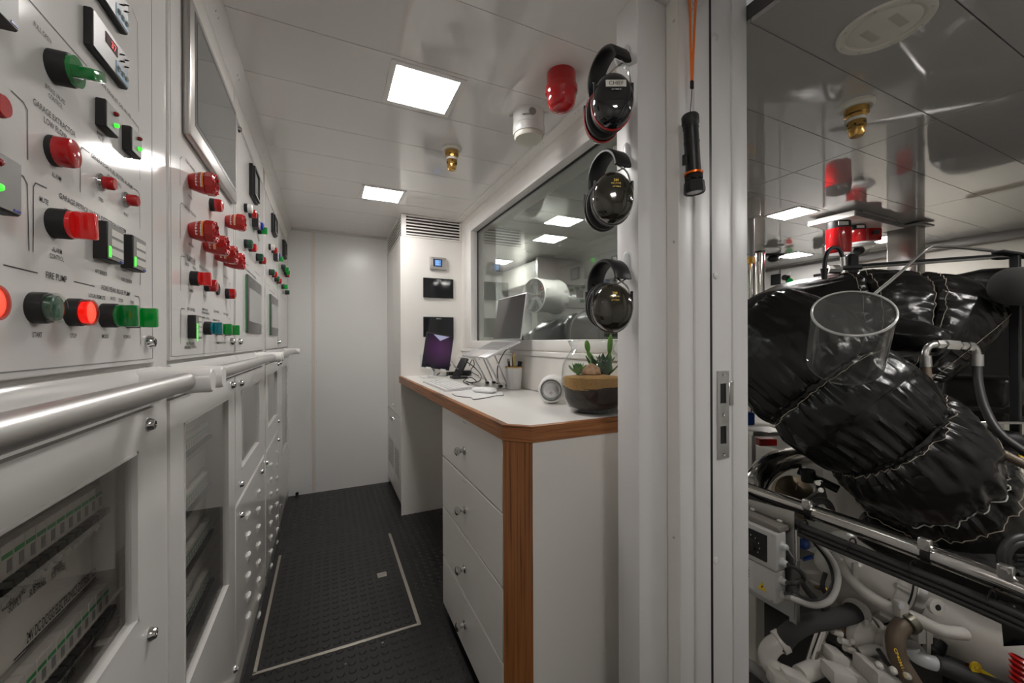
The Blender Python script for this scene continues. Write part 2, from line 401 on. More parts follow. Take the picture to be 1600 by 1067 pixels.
# back wall with its vertical batten
wb = struct(MB().box((-.62, YB, 0), (XE, YB+.08, ZC+.05)).build('wall_back', WALLM), 'plain white end wall of the corridor')
bx = PY(490, 560, YB).x
o = struct(MB().box((bx-.011, YB-.003, .005), (bx+.011, YB, ZC-.004), .0012).build('trim_1', mat('beige_batten', (.74, .69, .63), .4)), 'thin vertical batten on the end wall')
for yy in (440, 565, 652, 758):
    for sx in (-.019, .019):
        p = PY(490, yy, YB); MB().lathe([(0, 0), (.0035, 0), (.003, .0025), (0, .003)], (p.x+sx, YB, p.z), (0, -1, 0), 8).build('screw', STEEL, o)
p = PZ(465, 770, 0); struct(MB().cyl((p.x, YB, .014), (p.x, YB-.012, .014), .011, n=12).build('trim_2', BLACK), 'small black plug at the foot of the end wall')
struct(MB().box((-.62, YB-.012, ZC-.014), (XW, YB-.0005, ZC-.001)).build('trim_3', WHITE), 'slim ceiling trim over the end wall')
struct(MB().box((-.62, -1.46, 0), (XE, -1.4, ZC+.05)).build('wall_front', WALLM), 'white wall behind the viewer')

# ceilings : separate panels with open joints
ce = struct(MB().box((-.62, -1.46, ZC+.012), (.751, ERY1+.1, ZC+.05)).box((.9885, -1.46, ZC+.012), (ERX+.1, ERY1+.1, ZC+.05)).box((.751, .79, ZC+.012), (.9885, ERY1+.1, ZC+.05)).box((.751, -1.46, ZC+.012), (.9885, -.16, ZC+.05)).build('ceiling', GAPM, smooth=False), 'ceiling carried over corridor and engine room')
JY = [.663+.2515*k for k in range(-9, 16)]
for y0, y1 in zip(JY, JY[1:]):
    lo, hi = max(y0, -1.4)+.0012, min(y1, YB)-.0012
    if hi > lo: MB().box((-.222, lo, ZC), (.785 if lo > .7 else .749, hi, ZC+.012)).build('ceiling_panel', CEILM, ce)
EX = [XE, 2.06, 3.34, 4.62]
for x0, x1 in zip(EX, EX[1:]):
    for y0, y1 in zip(JY, JY[1:]):
        lo, hi = max(y0, ERY0)+.0015, min(y1, ERY1)-.0015
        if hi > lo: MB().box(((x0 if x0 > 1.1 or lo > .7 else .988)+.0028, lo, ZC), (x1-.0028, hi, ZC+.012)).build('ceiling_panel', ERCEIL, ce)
# sloping trim between switchboard and ceiling, with screws
tl = struct(MB().prism([(-.262, -1.4, 1.868), (-.2495, -1.4, 1.868), (-.2215, -1.4, ZC-.001), (-.262, -1.4, ZC-.001)], (0, 4.64, 0)).build('trim_4', WHITE), 'sloping trim strip above the switchboard')
for j in JY:
    if j > .8:
        for dy in (-.012, .012): MB().lathe([(0, 0), (.0028, 0), (.0024, .0016), (0, .0018)], (-.2365, j+dy, 1.8905), (.85, 0, -.5), 8).build('screw', STEEL, tl)
tr = struct(MB().box((.785, .80, ZC-.010), (XW+.02, 2.573, ZC+.01), .002).build('trim_5', FRAMEM), 'ceiling trim above the window')
for j in JY:
    if .8 < j < 2.55:
        for dy in (-.01, .01): MB().lathe([(0, 0), (.0028, 0), (.0024, .0014), (0, .0016)], (.80, j+dy, ZC-.010), (0, 0, -1), 8).build('screw', STEEL, tr)

# left wall behind the switchboard
struct(MB().box((-.66, -1.46, 0), (-.62, YB+.06, ZC+.05)).build('wall_left', WALLM), 'wall behind the switchboard cabinets')
# bulkhead between corridor and engine room : window opening y .80-2.50, z 1.06-1.862
WY0, WY1, WZ0, WZ1 = .80, 2.50, 1.062, 1.862
wr = MB()
wr.box((XW, .79, 0), (XE, YB, WZ0)); wr.box((XW, .79, WZ1), (XE, YB, ZC+.012)); wr.box((XW, WY1, WZ0), (XE, YB, WZ1)); wr.box((XW+.01, .75, WZ0), (XE, WY0, WZ1))
wr.box((XW, -1.4, 0), (XE, -.16, ZC+.012))
wr = struct(wr.build('wall_right', WHITE2, smooth=False), 'white bulkhead holding the window and the doorway')
MB().box((XW-.010, .82, WZ0-.026), (XW, 2.573, WZ0-.006), .003).build('sill_strip', FRAMEM, wr)
MB().box((XW-.004, .82, .885), (XW, 2.573, WZ0-.03), .001).build('splash_panel', WHITE2, wr)
# window
w1 = thing('window_1', (.87, 1.65, WZ0), 'large internal window over the desk looking into the engine room', 'window'); w1['kind'] = 'structure'
GX = .872; gy0, gy1, gz0, gz1 = .86, 2.375, 1.106, 1.797
def member(a, b): MB().box(a, b, .004, 2).build('frame_member', FRAMEM, w1)
member((XW-.006, gy1, WZ0), (GX+.03, WY1, WZ1)); member((XW-.006, WY0+.002, WZ0), (GX+.03, gy0, WZ1))
member((XW-.006, gy0, WZ0), (GX+.03, gy1, gz0)); member((XW-.006, gy0, gz1), (GX+.03, gy1, WZ1))
MB().box((GX-.007, gy0, gz1-.003), (GX+.006, gy1, gz1+.001)).box((GX-.005, gy1-.003, gz0), (GX+.005, gy1+.001, gz1)).build('gasket', BLACKS, w1)
MB().box((GX-.003, gy0-.004, gz0-.004), (GX+.003, gy1+.004, gz1+.004)).build('glass_pane', WINGL, w1, smooth=False)

# post with the ear defenders, and the doorway frame beside it
YP = .714
post = struct(MB().box((.66, YP, 0), (.757, .79, ZC), .004, 2).build('wall_post', JAMBM), 'white square post at the end of the desk')
YJ = .672; ZH = 2.06; KJ = YJ/YP
d1 = thing('door_1', (.87, YJ, 0), 'white steel door frame of the engine room with strike plate', 'door frame'); d1['kind'] = 'structure'
def fr(x0, x1, y, name='frame_strip', mm=JAMBM, bev=.002): return MB().box((x0*KJ, y, 0), (x1*KJ, .79, ZH-.001), bev, 2).build(name, mm, d1)
s1 = MB().box((.751-.003, YJ+.004, 0), (.751, YP-.001, ZC-.003), .001).build('cover_strip', WHITE2, d1)
fr(.798, .846, YJ+.004); fr(.846, .9015, YJ-.001, bev=.004); fr(.9005, .9105, YJ+.0012, 'rubber_gasket', BLACK, 0)
jb = fr(.909, .987, YJ+.002, 'jamb'); fr(.987, XE, YJ-.002, 'jamb_edge', bev=.004)
for yy in (33, 378, 840):
    p = PX(1053, yy, .748); MB().lathe([(0, 0), (.0035, 0), (.003, .0018), (.0012, .002), (0, .0012)], p, (-1, 0, 0), 10).build('screw', STEEL, s1)
for px, py in ((1119, 57), (1119, 431), (1120, 877)):
    p = PY(px, py, YJ); MB().lathe([(0, 0), (.0085, 0), (.0075, .0015), (0, .003)], (p.x, YJ+.002, p.z), (0, -1, 0), 16).build('plug_cap', WLENS, jb)
a, b = PY(1121, 580, YJ), PY(1139, 715, YJ)
sp = MB()
zt, zb = a.z, b.z; H = zt-zb; x0, x1 = a.x, b.x
def zz(f): return zt-H*f
yf = YJ-.001
for (fa, fb) in ((0, .145), (.37, .63), (.83, 1)): sp.box((x0, yf, zz(fa)), (x1, YJ+.004, zz(fb)))
for fa, fb in ((.145, .37), (.63, .83)):
    sp.box((x0, yf, zz(fa)), (x0+(x1-x0)*.22, YJ+.004, zz(fb))); sp.box((x0+(x1-x0)*.74, yf, zz(fa)), (x1, YJ+.004, zz(fb)))
sp.box((x1, yf-.001, zz(.12)), (x1+.018, YJ+.003, zz(.40)), .002)
so = sp.build('strike_plate', STEEL, d1, label='brushed steel strike plate with two mortises')
for fa, fb in ((.145, .37), (.63, .83)): MB().box((x0+(x1-x0)*.22, YJ+.0015, zz(fa)), (x0+(x1-x0)*.74, YJ+.003, zz(fb))).build('mortise', BLACK, so)
for f_ in (.045, .5, .955): MB().lathe([(0, 0), (.0045, 0), (.004, .0015), (.001, .0008), (0, .0006)], ((x0+x1)/2, yf, zz(f_)), (0, -1, 0), 10).build('screw', CHROME, so)
MB().box((XW, -.16, 0), (XE*KJ, -.11, ZH), .003).build('far_jamb', JAMBM, d1)
MB().box((.751, -.16, ZH), (XE*KJ, .79, ZH+.01)).build('head', JAMBM, d1)

# engine room shell
struct(MB().box((XE, ERY0-.1, ERF-.06), (ERX+.1, ERY1+.1, ERF)).build('floor_engine_room', DARKFL), 'dark engine room floor')
we = struct(MB().box((ERX, ERY0, ERF), (ERX+.08, ERY1, ZC+.05)).build('wall_engine_room', mat('cream_wall', (.66, .62, .55), .45)), 'cream far side wall of the engine room')
struct(MB().box((4.62, ERY0, ZC-.055), (ERX, ERY1, ZC+.012), .004).build('trim_6', mat('grey_cornice', (.36, .35, .34), .4)), 'grey cornice along the far engine room wall')
struct(MB().box((XE, ERY1, ERF), (ERX+.1, ERY1+.08, ZC+.05)).build('wall_engine_end', WALLM), 'white end wall of the engine room')
struct(MB().box((XE, ERY0-.08, ERF), (ERX+.1, ERY0, ZC+.05)).build('wall_engine_near', WALLM), 'near wall of the engine room')
struct(MB().box((XE-.06, -1.4, ERF-.06), (XE, ERY1, -.0)).build('wall_engine_base', WALLM), 'low step wall below the doorway')
struct(MB().box((XE-.2, YB+.08, 0), (XE, ERY1, ZC+.05)).build('wall_engine_left', WALLM), 'engine room wall past the corridor end')

# ================================================================== CEILING LIGHTS AND DEVICES
def ceiling_light(x0, x1, y0, y1, label, dm, group, fr_=.017):
    c = ((x0+x1)/2, (y0+y1)/2, ZC); t = thing('ceiling_light', c, label, 'ceiling light', group)
    f = MB(); z0, z1 = ZC-.004, ZC-.0002; i0, i1, j0, j1 = x0+fr_, x1-fr_, y0+fr_, y1-fr_
    f.box((x0, y0, z0), (x1, j0, z1)); f.box((x0, j1, z0), (x1, y1, z1)); f.box((x0, j0, z0), (i0, j1, z1)); f.box((i1, j0, z0), (x1, j1, z1))
    f.build('frame', FRAMEM, t, smooth=False)
    MB().box((i0, j0, ZC-.0028), (i1, j1, ZC-.0008)).build('diffuser', dm, t, smooth=False)
G1 = 'square corridor ceiling lights'; G2 = 'engine room ceiling lights'
ceiling_light(.172, .400, 1.18, 1.402, 'square white panel light on the corridor ceiling nearest the viewer', DIFFUSER, G1)
ceiling_light(.168, .396, 2.185, 2.402, 'smaller looking square panel light near the end wall and locker', DIFFUSER, G1)
ceiling_light(.172, .400, -.42, -.198, 'square panel light behind the viewer', DIFFUSER, G1)
ceiling_light(2.605, 2.82, 1.44, 1.66, 'panel light on the engine room ceiling left of the red beacons', DIFFUSE2, G2, .012)
p = PZ(1241, 399, ZC); ceiling_light(p.x-.13, p.x+.13, p.y-.11, p.y+.11, 'panel light at the far left of the engine room ceiling', DIFFUSE2, G2, .012)
p = PZ(1388, 373, ZC); ceiling_light(p.x-.13, p.x+.13, p.y-.11, p.y+.11, 'panel light on the engine room ceiling behind the steel pillar', DIFFUSE2, G2, .012)
ceiling_light(1.85, 2.07, -.3, -.08, 'engine room panel light out of view by the near wall', DIFFUSE2, G2, .012)
ceiling_light(2.3, 2.52, -.06, .16, 'added engine room panel light out of view that brightens the engine', DIFFUSE2, G2, .012)  # added unseen panel, put in to brighten the engine front
ceiling_light(1.50, 1.72, 2.62, 2.84, 'panel light seen through the window above the white fan duct', DIFFUSE2, G2, .012)
ceiling_light(1.50, 1.72, 3.62, 3.84, 'panel light seen through the window at the engine room end wall', DIFFUSE2, G2, .012)

def nozzle(p, s, label, name='water_mist_nozzle'):
    t = thing(name, p, label, 'nozzle')
    MB().lathe([(0, 0), (.030*s, 0), (.030*s, .006*s), (.026*s, .010*s), (0, .010*s)], p, (0, 0, -1), 28).build('cover_ring', CREAMP, t)
    MB().lathe([(0, 0), (.0205*s, .010*s), (.0205*s, .022*s), (.0175*s, .024*s), (.0165*s, .030*s), (0, .030*s)], p, (0, 0, -1), 12).build('hex_collar', BRASS, t, ang=20)
    MB().lathe([(0, 0), (.0162*s, .030*s), (.0162*s, .036*s), (0, .036*s)], p, (0, 0, -1), 20).build('label_band', PAPER, t)
    b = MB().lathe([(0, 0), (.0158*s, .036*s), (.0158*s, .048*s), (.0135*s, .050*s), (.0130*s, .062*s), (.0105*s, .066*s), (0, .066*s)], p, (0, 0, -1), 20).build('nozzle_body', BRASS, t)
    for k in range(6):
        a = k*PI/3+.3; d = V((math.cos(a), math.sin(a), 0)); q = V(p)+d*.0145*s+V((0, 0, -.042*s-.004*s*(k % 2)))
        MB().cyl(q, q+d*.0016*s, .0022*s, n=8).build('spray_hole', BLACK, b)
p = PZ(706, 232, ZC); nozzle(p, 1.4, 'brass water mist nozzle on the corridor ceiling between the two lights')
p = PZ(1338, 163, ZC); nozzle(p, 1.7, 'brass water mist nozzle on the glossy engine room ceiling')

p = PZ(877, 116, ZC); t = thing('alarm_beacon', p, 'red domed alarm beacon on the ceiling above the window', 'beacon')
MB().lathe([(0.00000, 0.00000), (0.04260, 0.00000), (0.04402, 0.00360), (0.04402, 0.04080), (0.00000, 0.04080)], p, (0, 0, -1), 32).build('base', REDP, t)
MB().lathe([(0.04757, 0.04080), (0.04757, 0.06000), (0.04615, 0.06240), (0.04473, 0.07440), (0.04118, 0.09360), (0.03408, 0.10440), (0.01988, 0.11040), (0.00000, 0.11100)], p, (0, 0, -1), 32).build('dome', REDL, t)
MB().lathe([(0.04800, 0.04080), (0.04899, 0.04320), (0.04899, 0.05880), (0.04800, 0.06000)], p, (0, 0, -1), 32).build('collar', REDP, t)
for k in range(16):
    a = 2*PI*k/16; d = V((math.cos(a), math.sin(a), 0)); q = V(p)+V((0, 0, -.103))
    MB().tube([q+d*.0385+V((0, 0, .016)), q+d*.0345+V((0, 0, .0005)), q+d*.020+V((0, 0, -.0058))], .0016, 5).build('lens_rib', REDL, t)
p = PZ(826, 178, ZC); t = thing('smoke_detector', p, 'cream cylindrical smoke detector on the ceiling beside the red beacon', 'detector')
MB().lathe([(0.00000, 0.00000), (0.05613, 0.00000), (0.05613, 0.00624), (0.05531, 0.04836), (0.00000, 0.04836)], p, (0, 0, -1), 36).build('base', WLENS, t)
MB().lathe([(0.00000, 0.04836), (0.05696, 0.04992), (0.05696, 0.07176), (0.05448, 0.07800), (0.00000, 0.07800)], p, (0, 0, -1), 36).build('sensor_ring', WLENS, t)
MB().lathe([(0.05118, 0.07800), (0.05201, 0.08580), (0.04788, 0.09360), (0.00000, 0.09516)], p, (0, 0, -1), 36).build('sensor_head', CREAMP, t)
for a in (2.5, -.55):
    d = V((math.cos(a), math.sin(a), 0)); MB().obox(V(p)+d*.062+V((0, 0, -.003)), d, V((0, 0, 1)).cross(d), V((0, 0, 1)), .014, .012, .005, .001).build('mounting_lug', WLENS, t)
d = (V((0, 0, 1.9))-V(p)); d = V((CAM.x-p.x+.35, CAM.y-p.y, 0)).normalized(); q = V(p)+d*.0552+V((0, 0, -.022))
MB().cyl(q, q+d*.002, .013, n=20).build('test_plug', GREYPL, t)
d2 = V((CAM.x-p.x-.25, CAM.y-p.y, 0)).normalized(); q = V(p)+d2*.0566+V((0, 0, -.032)); MB().obox(q, V((0, 0, 1)).cross(d2), V((0, 0, 1)), d2, .026, .005, .001).build('maker_badge', GREYPR, t, smooth=False)

# ================================================================== SWITCHBOARD ALONG THE LEFT
def L(px, py, X=XL): p = PX(px, py, X); return p
def proto(mb, name, m_): return mb.mesh(name, m_)
AX = (1, 0, 0)
R = .0150
P_BODY = proto(MB().lathe([(0, 0), (R, 0), (R, .009), (R*.97, .0105), (0, .0105)], (0, 0, 0), AX, 28), 'button_body', BLACKS)
P_LONG = proto(MB().lathe([(0, 0), (R, 0), (R, .012), (R*.97, .0135), (0, .0135)], (0, 0, 0), AX, 28), 'selector_body', BLACKS)
P_RING = proto(MB().lathe([(0, .0105), (R*.95, .0105), (R*.98, .016), (R*.93, .018), (R*.83, .018), (R*.83, .0106)], (0, 0, 0), AX, 28), 'button_ring', CLEARP)
P_RINGR = proto(MB().lathe([(0, .0105), (R*.95, .0105), (R*.98, .016), (R*.93, .018), (R*.83, .018), (R*.83, .0106)], (0, 0, 0), AX, 28), 'button_ring_red', glassmat('red_bezel', (.85, .35, .32), .04))
def capmesh(m_, nm): return proto(MB().lathe([(0, .0106), (R*.80, .0106), (R*.80, .016), (R*.55, .0172), (0, .0166)], (0, 0, 0), AX, 24), nm, m_)
P_CAPG, P_CAPR = capmesh(GREEND, 'cap_green'), capmesh(REDGLOW, 'cap_red')
def domemesh(m_, nm): return proto(MB().lathe([(R*.98, .0095), (R, .011), (R, .018), (R*.93, .0225), (R*.6, .0245), (0, .025)], (0, 0, 0), AX, 28), nm, m_)
P_DOMER, P_DOMEG, P_DOMEW, P_DOMEB = domemesh(REDL, 'dome_red'), domemesh(GREEND, 'dome_green'), domemesh(WLENS, 'dome_white'), domemesh(BLUEL, 'dome_blue')
def handlemesh(m_, nm):
    mb = MB().lathe([(0, .0135), (R*.93, .0135), (R*.93, .017), (0, .017)], (0, 0, 0), AX, 24)
    return mb.merge(MB().box((.016, -.0052, -R*.92), (.033, .0052, R*.92), .0022, 2)).mesh(nm, m_)
P_HR, P_HG, P_HGL, P_HT = handlemesh(REDLIT, 'handle_red'), handlemesh(GREENL, 'handle_green'), handlemesh(GREENLIT, 'handle_green_lit'), handlemesh(TEALL, 'handle_teal')
P_LAMPB = proto(MB().lathe([(0, 0), (.0105, 0), (.0105, .002), (.0085, .004), (0, .004)], (0, 0, 0), AX, 20), 'lamp_collar', CHROME)
P_LAMP = proto(MB().lathe([(0, .004), (.0078, .004), (.0078, .0125), (.0066, .0145), (0, .0145)], (0, 0, 0), AX, 20), 'lamp_lens', REDL)
P_LOCK = proto(MB().lathe([(0, 0), (.0105, 0), (.0105, .0025), (.0072, .009), (.0055, .0095), (.0052, .0065), (0, .0065)], (0, 0, 0), AX, 24), 'lock_body', CHROME)
P_LOCKB = proto(MB().box((.0064, -.0012, -.0045), (.0072, .0012, .0045)), 'lock_slot', BLACK)
P_BLANK = proto(MB().lathe([(0, 0), (R, 0), (R, .003), (R*.9, .0045), (0, .0045)], (0, 0, 0), AX, 24), 'blank_plug', BLACKS)
def push(par, x, y, col='green', s=1, lab=None):
    b = inst('push_button', P_BODY, par, L(x, y), label=lab); b.scale = (s,)*3
    sub('bezel', P_RINGR if col == 'red' else P_RING, b); sub('button_cap', P_CAPR if col == 'red' else P_CAPG, b); return b
def dome(par, x, y, me, s=1, lab=None, n='indicator_lamp'):
    b = inst(n, P_BODY, par, L(x, y), label=lab); b.scale = (s,)*3; sub('lens', me, b); return b
def selector(par, x, y, me, rot=0, s=1, lab=None):
    b = inst('selector_switch', P_LONG, par, L(x, y), label=lab); b.scale = (s,)*3; sub('lit_handle', me, b, Euler((rot, 0, 0))); return b
def slamp(par, x, y, s=1):
    b = inst('alarm_lamp', P_LAMPB, par, L(x, y)); b.scale = (s,)*3; sub('lens', P_LAMP, b); return b
def lock(par, x, y):
    b = inst('quarter_turn_lock', P_LOCK, par, L(x, y)); sub('key_slot', P_LOCKB, b, Euler((random.random()*.3, 0, 0))); return b
def T(par, s, xl, yl, xr, h, m_=None, yr=None):
    a = L(xl, yl); b = L(xr, yl if yr is None else yr); Z = a.z
    text(s, (XL, (a.y+b.y)/2, Z), (0, 1, 0), (0, 0, 1), h, abs(b.y-a.y), m_ or PRINT, par)
def rule(par, pts, w=.0011):
    P = [L(*p) for p in pts]; mb = MB()
    for a, b in zip(P, P[1:]):
        d = (b-a); 
        if d.length < 1e-4: continue
        d.normalize(); n = V((1, 0, 0)).cross(d)*w/2; e = d*w/2; k = V((.0004, 0, 0))
        mb.quad(a-e-n+k, b+e-n+k, b+e+n+k, a-e+n+k)
    mb.build('printed_line', PRINT, par, smooth=False)
def cabinet(y0, y1, label, glass=None, vent=None, split=None, dz=1.79):
    t = thing('switchboard_cabinet', (-.42, (y0+y1)/2, 0), label, 'cabinet', 'switchboard cabinets along the wall')
    b = MB(); xb, xf = -.60, XL-.012
    b.box((xb, y0, .0), (-.39, y1, 1.868)); b.box((-.39, y0, 0), (xf, y0+.012, 1.05)); b.box((-.39, y1-.012, 0), (xf, y1, 1.05))
    b.box((-.39, y0, 0), (xf, y1, .05)); b.box((-.39, y0, .985), (xf, y1, 1.868)); b.box((xf, y0, 1.795), (XL, y1, 1.868))
    b.build('carcass', DINM if glass else WHITE, t, smooth=False)
    MB().box((xf, y0+.003, 1.068), (XL, y1-.003, dz), .0015).build('upper_door', WHITE, t)
    MB().prism([(xf, y0, 1.000), (XL+.006, y0, 1.004), (XL+.010, y0, 1.030), (XL+.008, y0, 1.052), (XL, y0, 1.062), (xf, y0, 1.062)], (0, y1-y0, 0)).build('ledge', WHITE, t)
    MB().box((xf, y0, .0), (XL+.001, y1, .035)).build('plinth', STEEL, t)
    # lower door
    zb, zt = (split if split else .042), .998
    ya, yb = y0+.003, y1-.003; d = MB()
    if glass:
        g0, g1, h0, h1 = glass
        d.box((xf, ya, zb), (XL, g0, zt)); d.box((xf, g1, zb), (XL, yb, zt)); d.box((xf, g0, zb), (XL, g1, h0)); d.box((xf, g0, h1), (XL, g1, zt))
    else: d.box((xf, ya, zb), (XL, yb, zt))
    dd = d.build('lower_door', WHITE, t, smooth=False)
    if glass:
        g = MB(); e = .004
        g.box((xf, g0, h0), (XL+.0012, g0+e, h1)); g.box((xf, g1-e, h0), (XL+.0012, g1, h1)); g.box((xf, g0, h0), (XL+.0012, g1, h0+e)); g.box((xf, g0, h1-e), (XL+.0012, g1, h1))
        g.build('door_frame_lip', WHITE, dd, smooth=False)
        MB().box((XL-.009, g0, h0), (XL-.006, g1, h1)).build('glass_pane', SMOKE, dd, smooth=False)
    if split:
        MB().box((xf, ya, .042), (XL, yb, split-.012), .0015).build('vent_panel', WHITE, t)
        MB().box((xf-.001, ya, split-.012), (XL-.004, yb, split)).build('joint_bar', WHITE, t, smooth=False)
        MB().box((XL-.004, ya, split-.003), (XL+.0008, yb, split)).box((XL-.004, ya, split-.012), (XL+.0008, yb, split-.0095)).build('edge_bead', FRAMEM, t, smooth=False)
    rw = .0012; fr_ = MB()
    for a, c in (((y0+.010, 1.0745), (y1-.012, 1.0757)),): fr_.box((XL, a[0], a[1]), (XL+.0004, c[0], c[1]))
    fr_.box((XL, y1-.0128, 1.0745), (XL+.0004, y1-.0116, dz-.01)); fr_.box((XL, y0+.010, 1.0745), (XL+.0004, y0+.0112, dz-.01)); fr_.box((XL, y0+.01, dz-.0112), (XL+.0004, y1-.012, dz-.01))
    fr_.build('printed_border', GREYPR, t, smooth=False)
    return t
def stile(y0, y1, n):
    struct(MB().box((-.60, y0, 0), (XL-.003, y1, 1.868), .002).build('trim_%d' % n, WHITE), 'plain white stile between switchboard cabinets %s' % ('near the viewer' if n == 7 else 'half way along'))
c1 = cabinet(.20, .823, 'nearest switchboard cabinet with fire pump buttons and two red digital controllers', (.26, .755, .694, .942))
stile(.823, .884, 7)
c2 = cabinet(.884, 1.430, 'second switchboard cabinet with large screen and six red sirens', (.962, 1.343, .42, .945))
c3 = cabinet(1.434, 2.030, 'third switchboard cabinet with tall grey touch panel and white lamp', (1.53, 1.905, .69, .945), split=.61)
stile(2.030, 2.090, 8)
c4 = cabinet(2.090, 2.600, 'fourth switchboard cabinet with narrower grey touch panel', (2.165, 2.55, .695, .948), split=.61)
c5 = cabinet(2.604, 3.232, 'last switchboard cabinet against the end wall', (2.80, 3.168, .40, .945))
struct(MB().box((-.60, -1.4, 0), (XL, .198, 1.868)).build('wall_left_near', WHITE), 'plain switchboard side beside the viewer')

# ---- cabinet 1 : controls
def module(par, name, px, py, w, hh, dep, front, parts):   # square instrument: top left corner at px,py on the panel
    p = L(px, py); o_ = MB().box((XL, p.y, p.z-hh), (XL+dep, p.y+w, p.z), .0012).build(name, BLACKS, par)
    MB().box((XL+dep-.0002, p.y+.0015, p.z-hh+.0015), (XL+dep+.0008, p.y+w-.0015, p.z-.0015)).build('face_plate', front, o_, smooth=False)
    for (kind, u, v, su, sv, m_) in parts:
        yy, z_ = p.y+w*u, p.z-hh*v
        if kind == 'led': MB().lathe([(.0028*su, 0), (.0028*su, .002), (.002*su, .0042), (0, .0048)], (XL+dep+.0006, yy, z_), AX, 12).build('led', m_, o_)
        elif kind == 'txt': text(m_[0], (XL+dep+.0014, yy, z_), (0, 1, 0), (0, 0, 1), sv, su, m_[1], o_)
        elif kind == 'btn': MB().lathe([(.0036, 0), (.0036, .0012), (.0026, .002), (0, .002)], (XL+dep+.0012, yy, z_), AX, 14).build('key', m_, o_)
        else: MB().box((XL+dep+.0006, yy, z_-sv), (XL+dep+.0014, yy+su, z_)).build(kind, m_, o_, smooth=False)
    return o_
selector(c1, 83, 105, P_HG, -1.15, 1.08, 'black selector with green translucent lever turned sideways')
P_THIN = proto(MB().lathe([(0, 0), (R, 0), (R, .0045), (0, .0045)], (0, 0, 0), AX, 28), 'lamp_base', BLACKS)
P_DOMEA = proto(MB().lathe([(R*.98, .0045), (R*.98, .0135), (R*.9, .0165), (R*.5, .0185), (0, .019)], (0, 0, 0), AX, 32), 'alarm_lens', REDL)
b = inst('indicator_lamp', P_THIN, c1, L(82, 236), label='round red alarm lamp'); sub('lens', P_DOMEA, b)
selector(c1, 83, 349, P_HR, .1, 1.0, 'black selector with lit red lever')
push(c1, 53, 481); push(c1, 110, 488, 'red')
selector(c1, 162, 493, P_HG, .06); selector(c1, 199, 496, P_HGL, .06)
p = PX(-3, 473, XL+.0175); b = inst('push_button', P_BODY, c1, (XL, p.y, p.z)); sub('bezel', P_RINGR, b); sub('button_cap', P_CAPR, b)
slamp(c1, 156, 285); slamp(c1, 195, 312)
p = PX(8, 166, XL+.018); b = inst('alarm_lamp', P_LAMPB, c1, (XL, p.y, p.z)); b.scale = (1.25,)*3; sub('lens', P_LAMP, b)
lock(c1, 231, 535); lock(c1, 231, 664); lock(c1, 233, 992)
ctl = lambda n: [('display', .31, .16, .030, .013, REDDISP), ('txt', .52, .32, .013, .008, (n, REDDIG)), ('keypad', .60, .58, .034, .016, LBLUE), ('btn', .66, .76, 1, 1, CHROME), ('btn', .78, .76, 1, 1, CHROME), ('btn', .90, .76, 1, 1, CHROME),
    ('led', .75, .22, .35, 1, BLACK), ('led', .88, .22, .35, 1, BLACK), ('led', .75, .42, .35, 1, BLACK), ('led', .88, .42, .35, 1, BLACK)]
for py, n in ((7, '37'), (-94, '38')):
    q = L(129, 7); module(c1, 'temperature_controller', 129, py, .090, .0445, .008, mat('instrument_face', (.30, .295, .29), .35, .5), ctl(n))
two = [('led', .62, .24, 1, 1, REDLED), ('led', .62, .66, 1, 1, GREENLED)]
module(c1, 'status_indicator', 147.6, 150.4, .033, .034, .010, GREYPL, two); module(c1, 'status_indicator', 189.8, 194, .033, .034, .010, GREYPL, two)
for (fx, fy, fyb) in ((33, 289, 340), (29, 18, 53)):
    a = PX(fx, fy, XL+.012); b = PX(fx, fyb, XL+.012); k = a.z-b.z
    o_ = MB().box((XL, a.y-.048, b.z), (XL+.012, a.y, b.z+max(k, .046)), .0012).build('status_indicator', BLACKS, c1)
    MB().box((XL+.0118, a.y-.0465, b.z+.0015), (XL+.0128, a.y-.0015, b.z+.0445)).build('face_plate', GREYPL, o_, smooth=False)
    for v, mm in ((.036, REDLED), (.016, GREENLED)): MB().lathe([(.0034, 0), (.0034, .002), (.0022, .004), (0, .0046)], (XL+.0126, a.y-.030, b.z+v), AX, 14).build('led', mm, o_)
    MB().box((XL+.0128, a.y-.011, b.z+.0025), (XL+.0133, a.y-.003, b.z+.0042)).build('maker_badge', BLUEL, o_, smooth=False)
sens = [('label_field', .20, .16, .030, .0085, PAPER), ('label_field', .20, .42, .030, .0085, PAPER), ('label_field', .20, .68, .030, .0085, PAPER), ('lit_bar', .06, .64, .005, .013, GREENLED), ('badge', .72, .93, .008, .0022, BLUEL)]
for px, py in ((144, 343), (187.5, 365)): module(c1, 'gas_sensor_module', px, py, .0425, .0455, .013, GREYPL, sens)
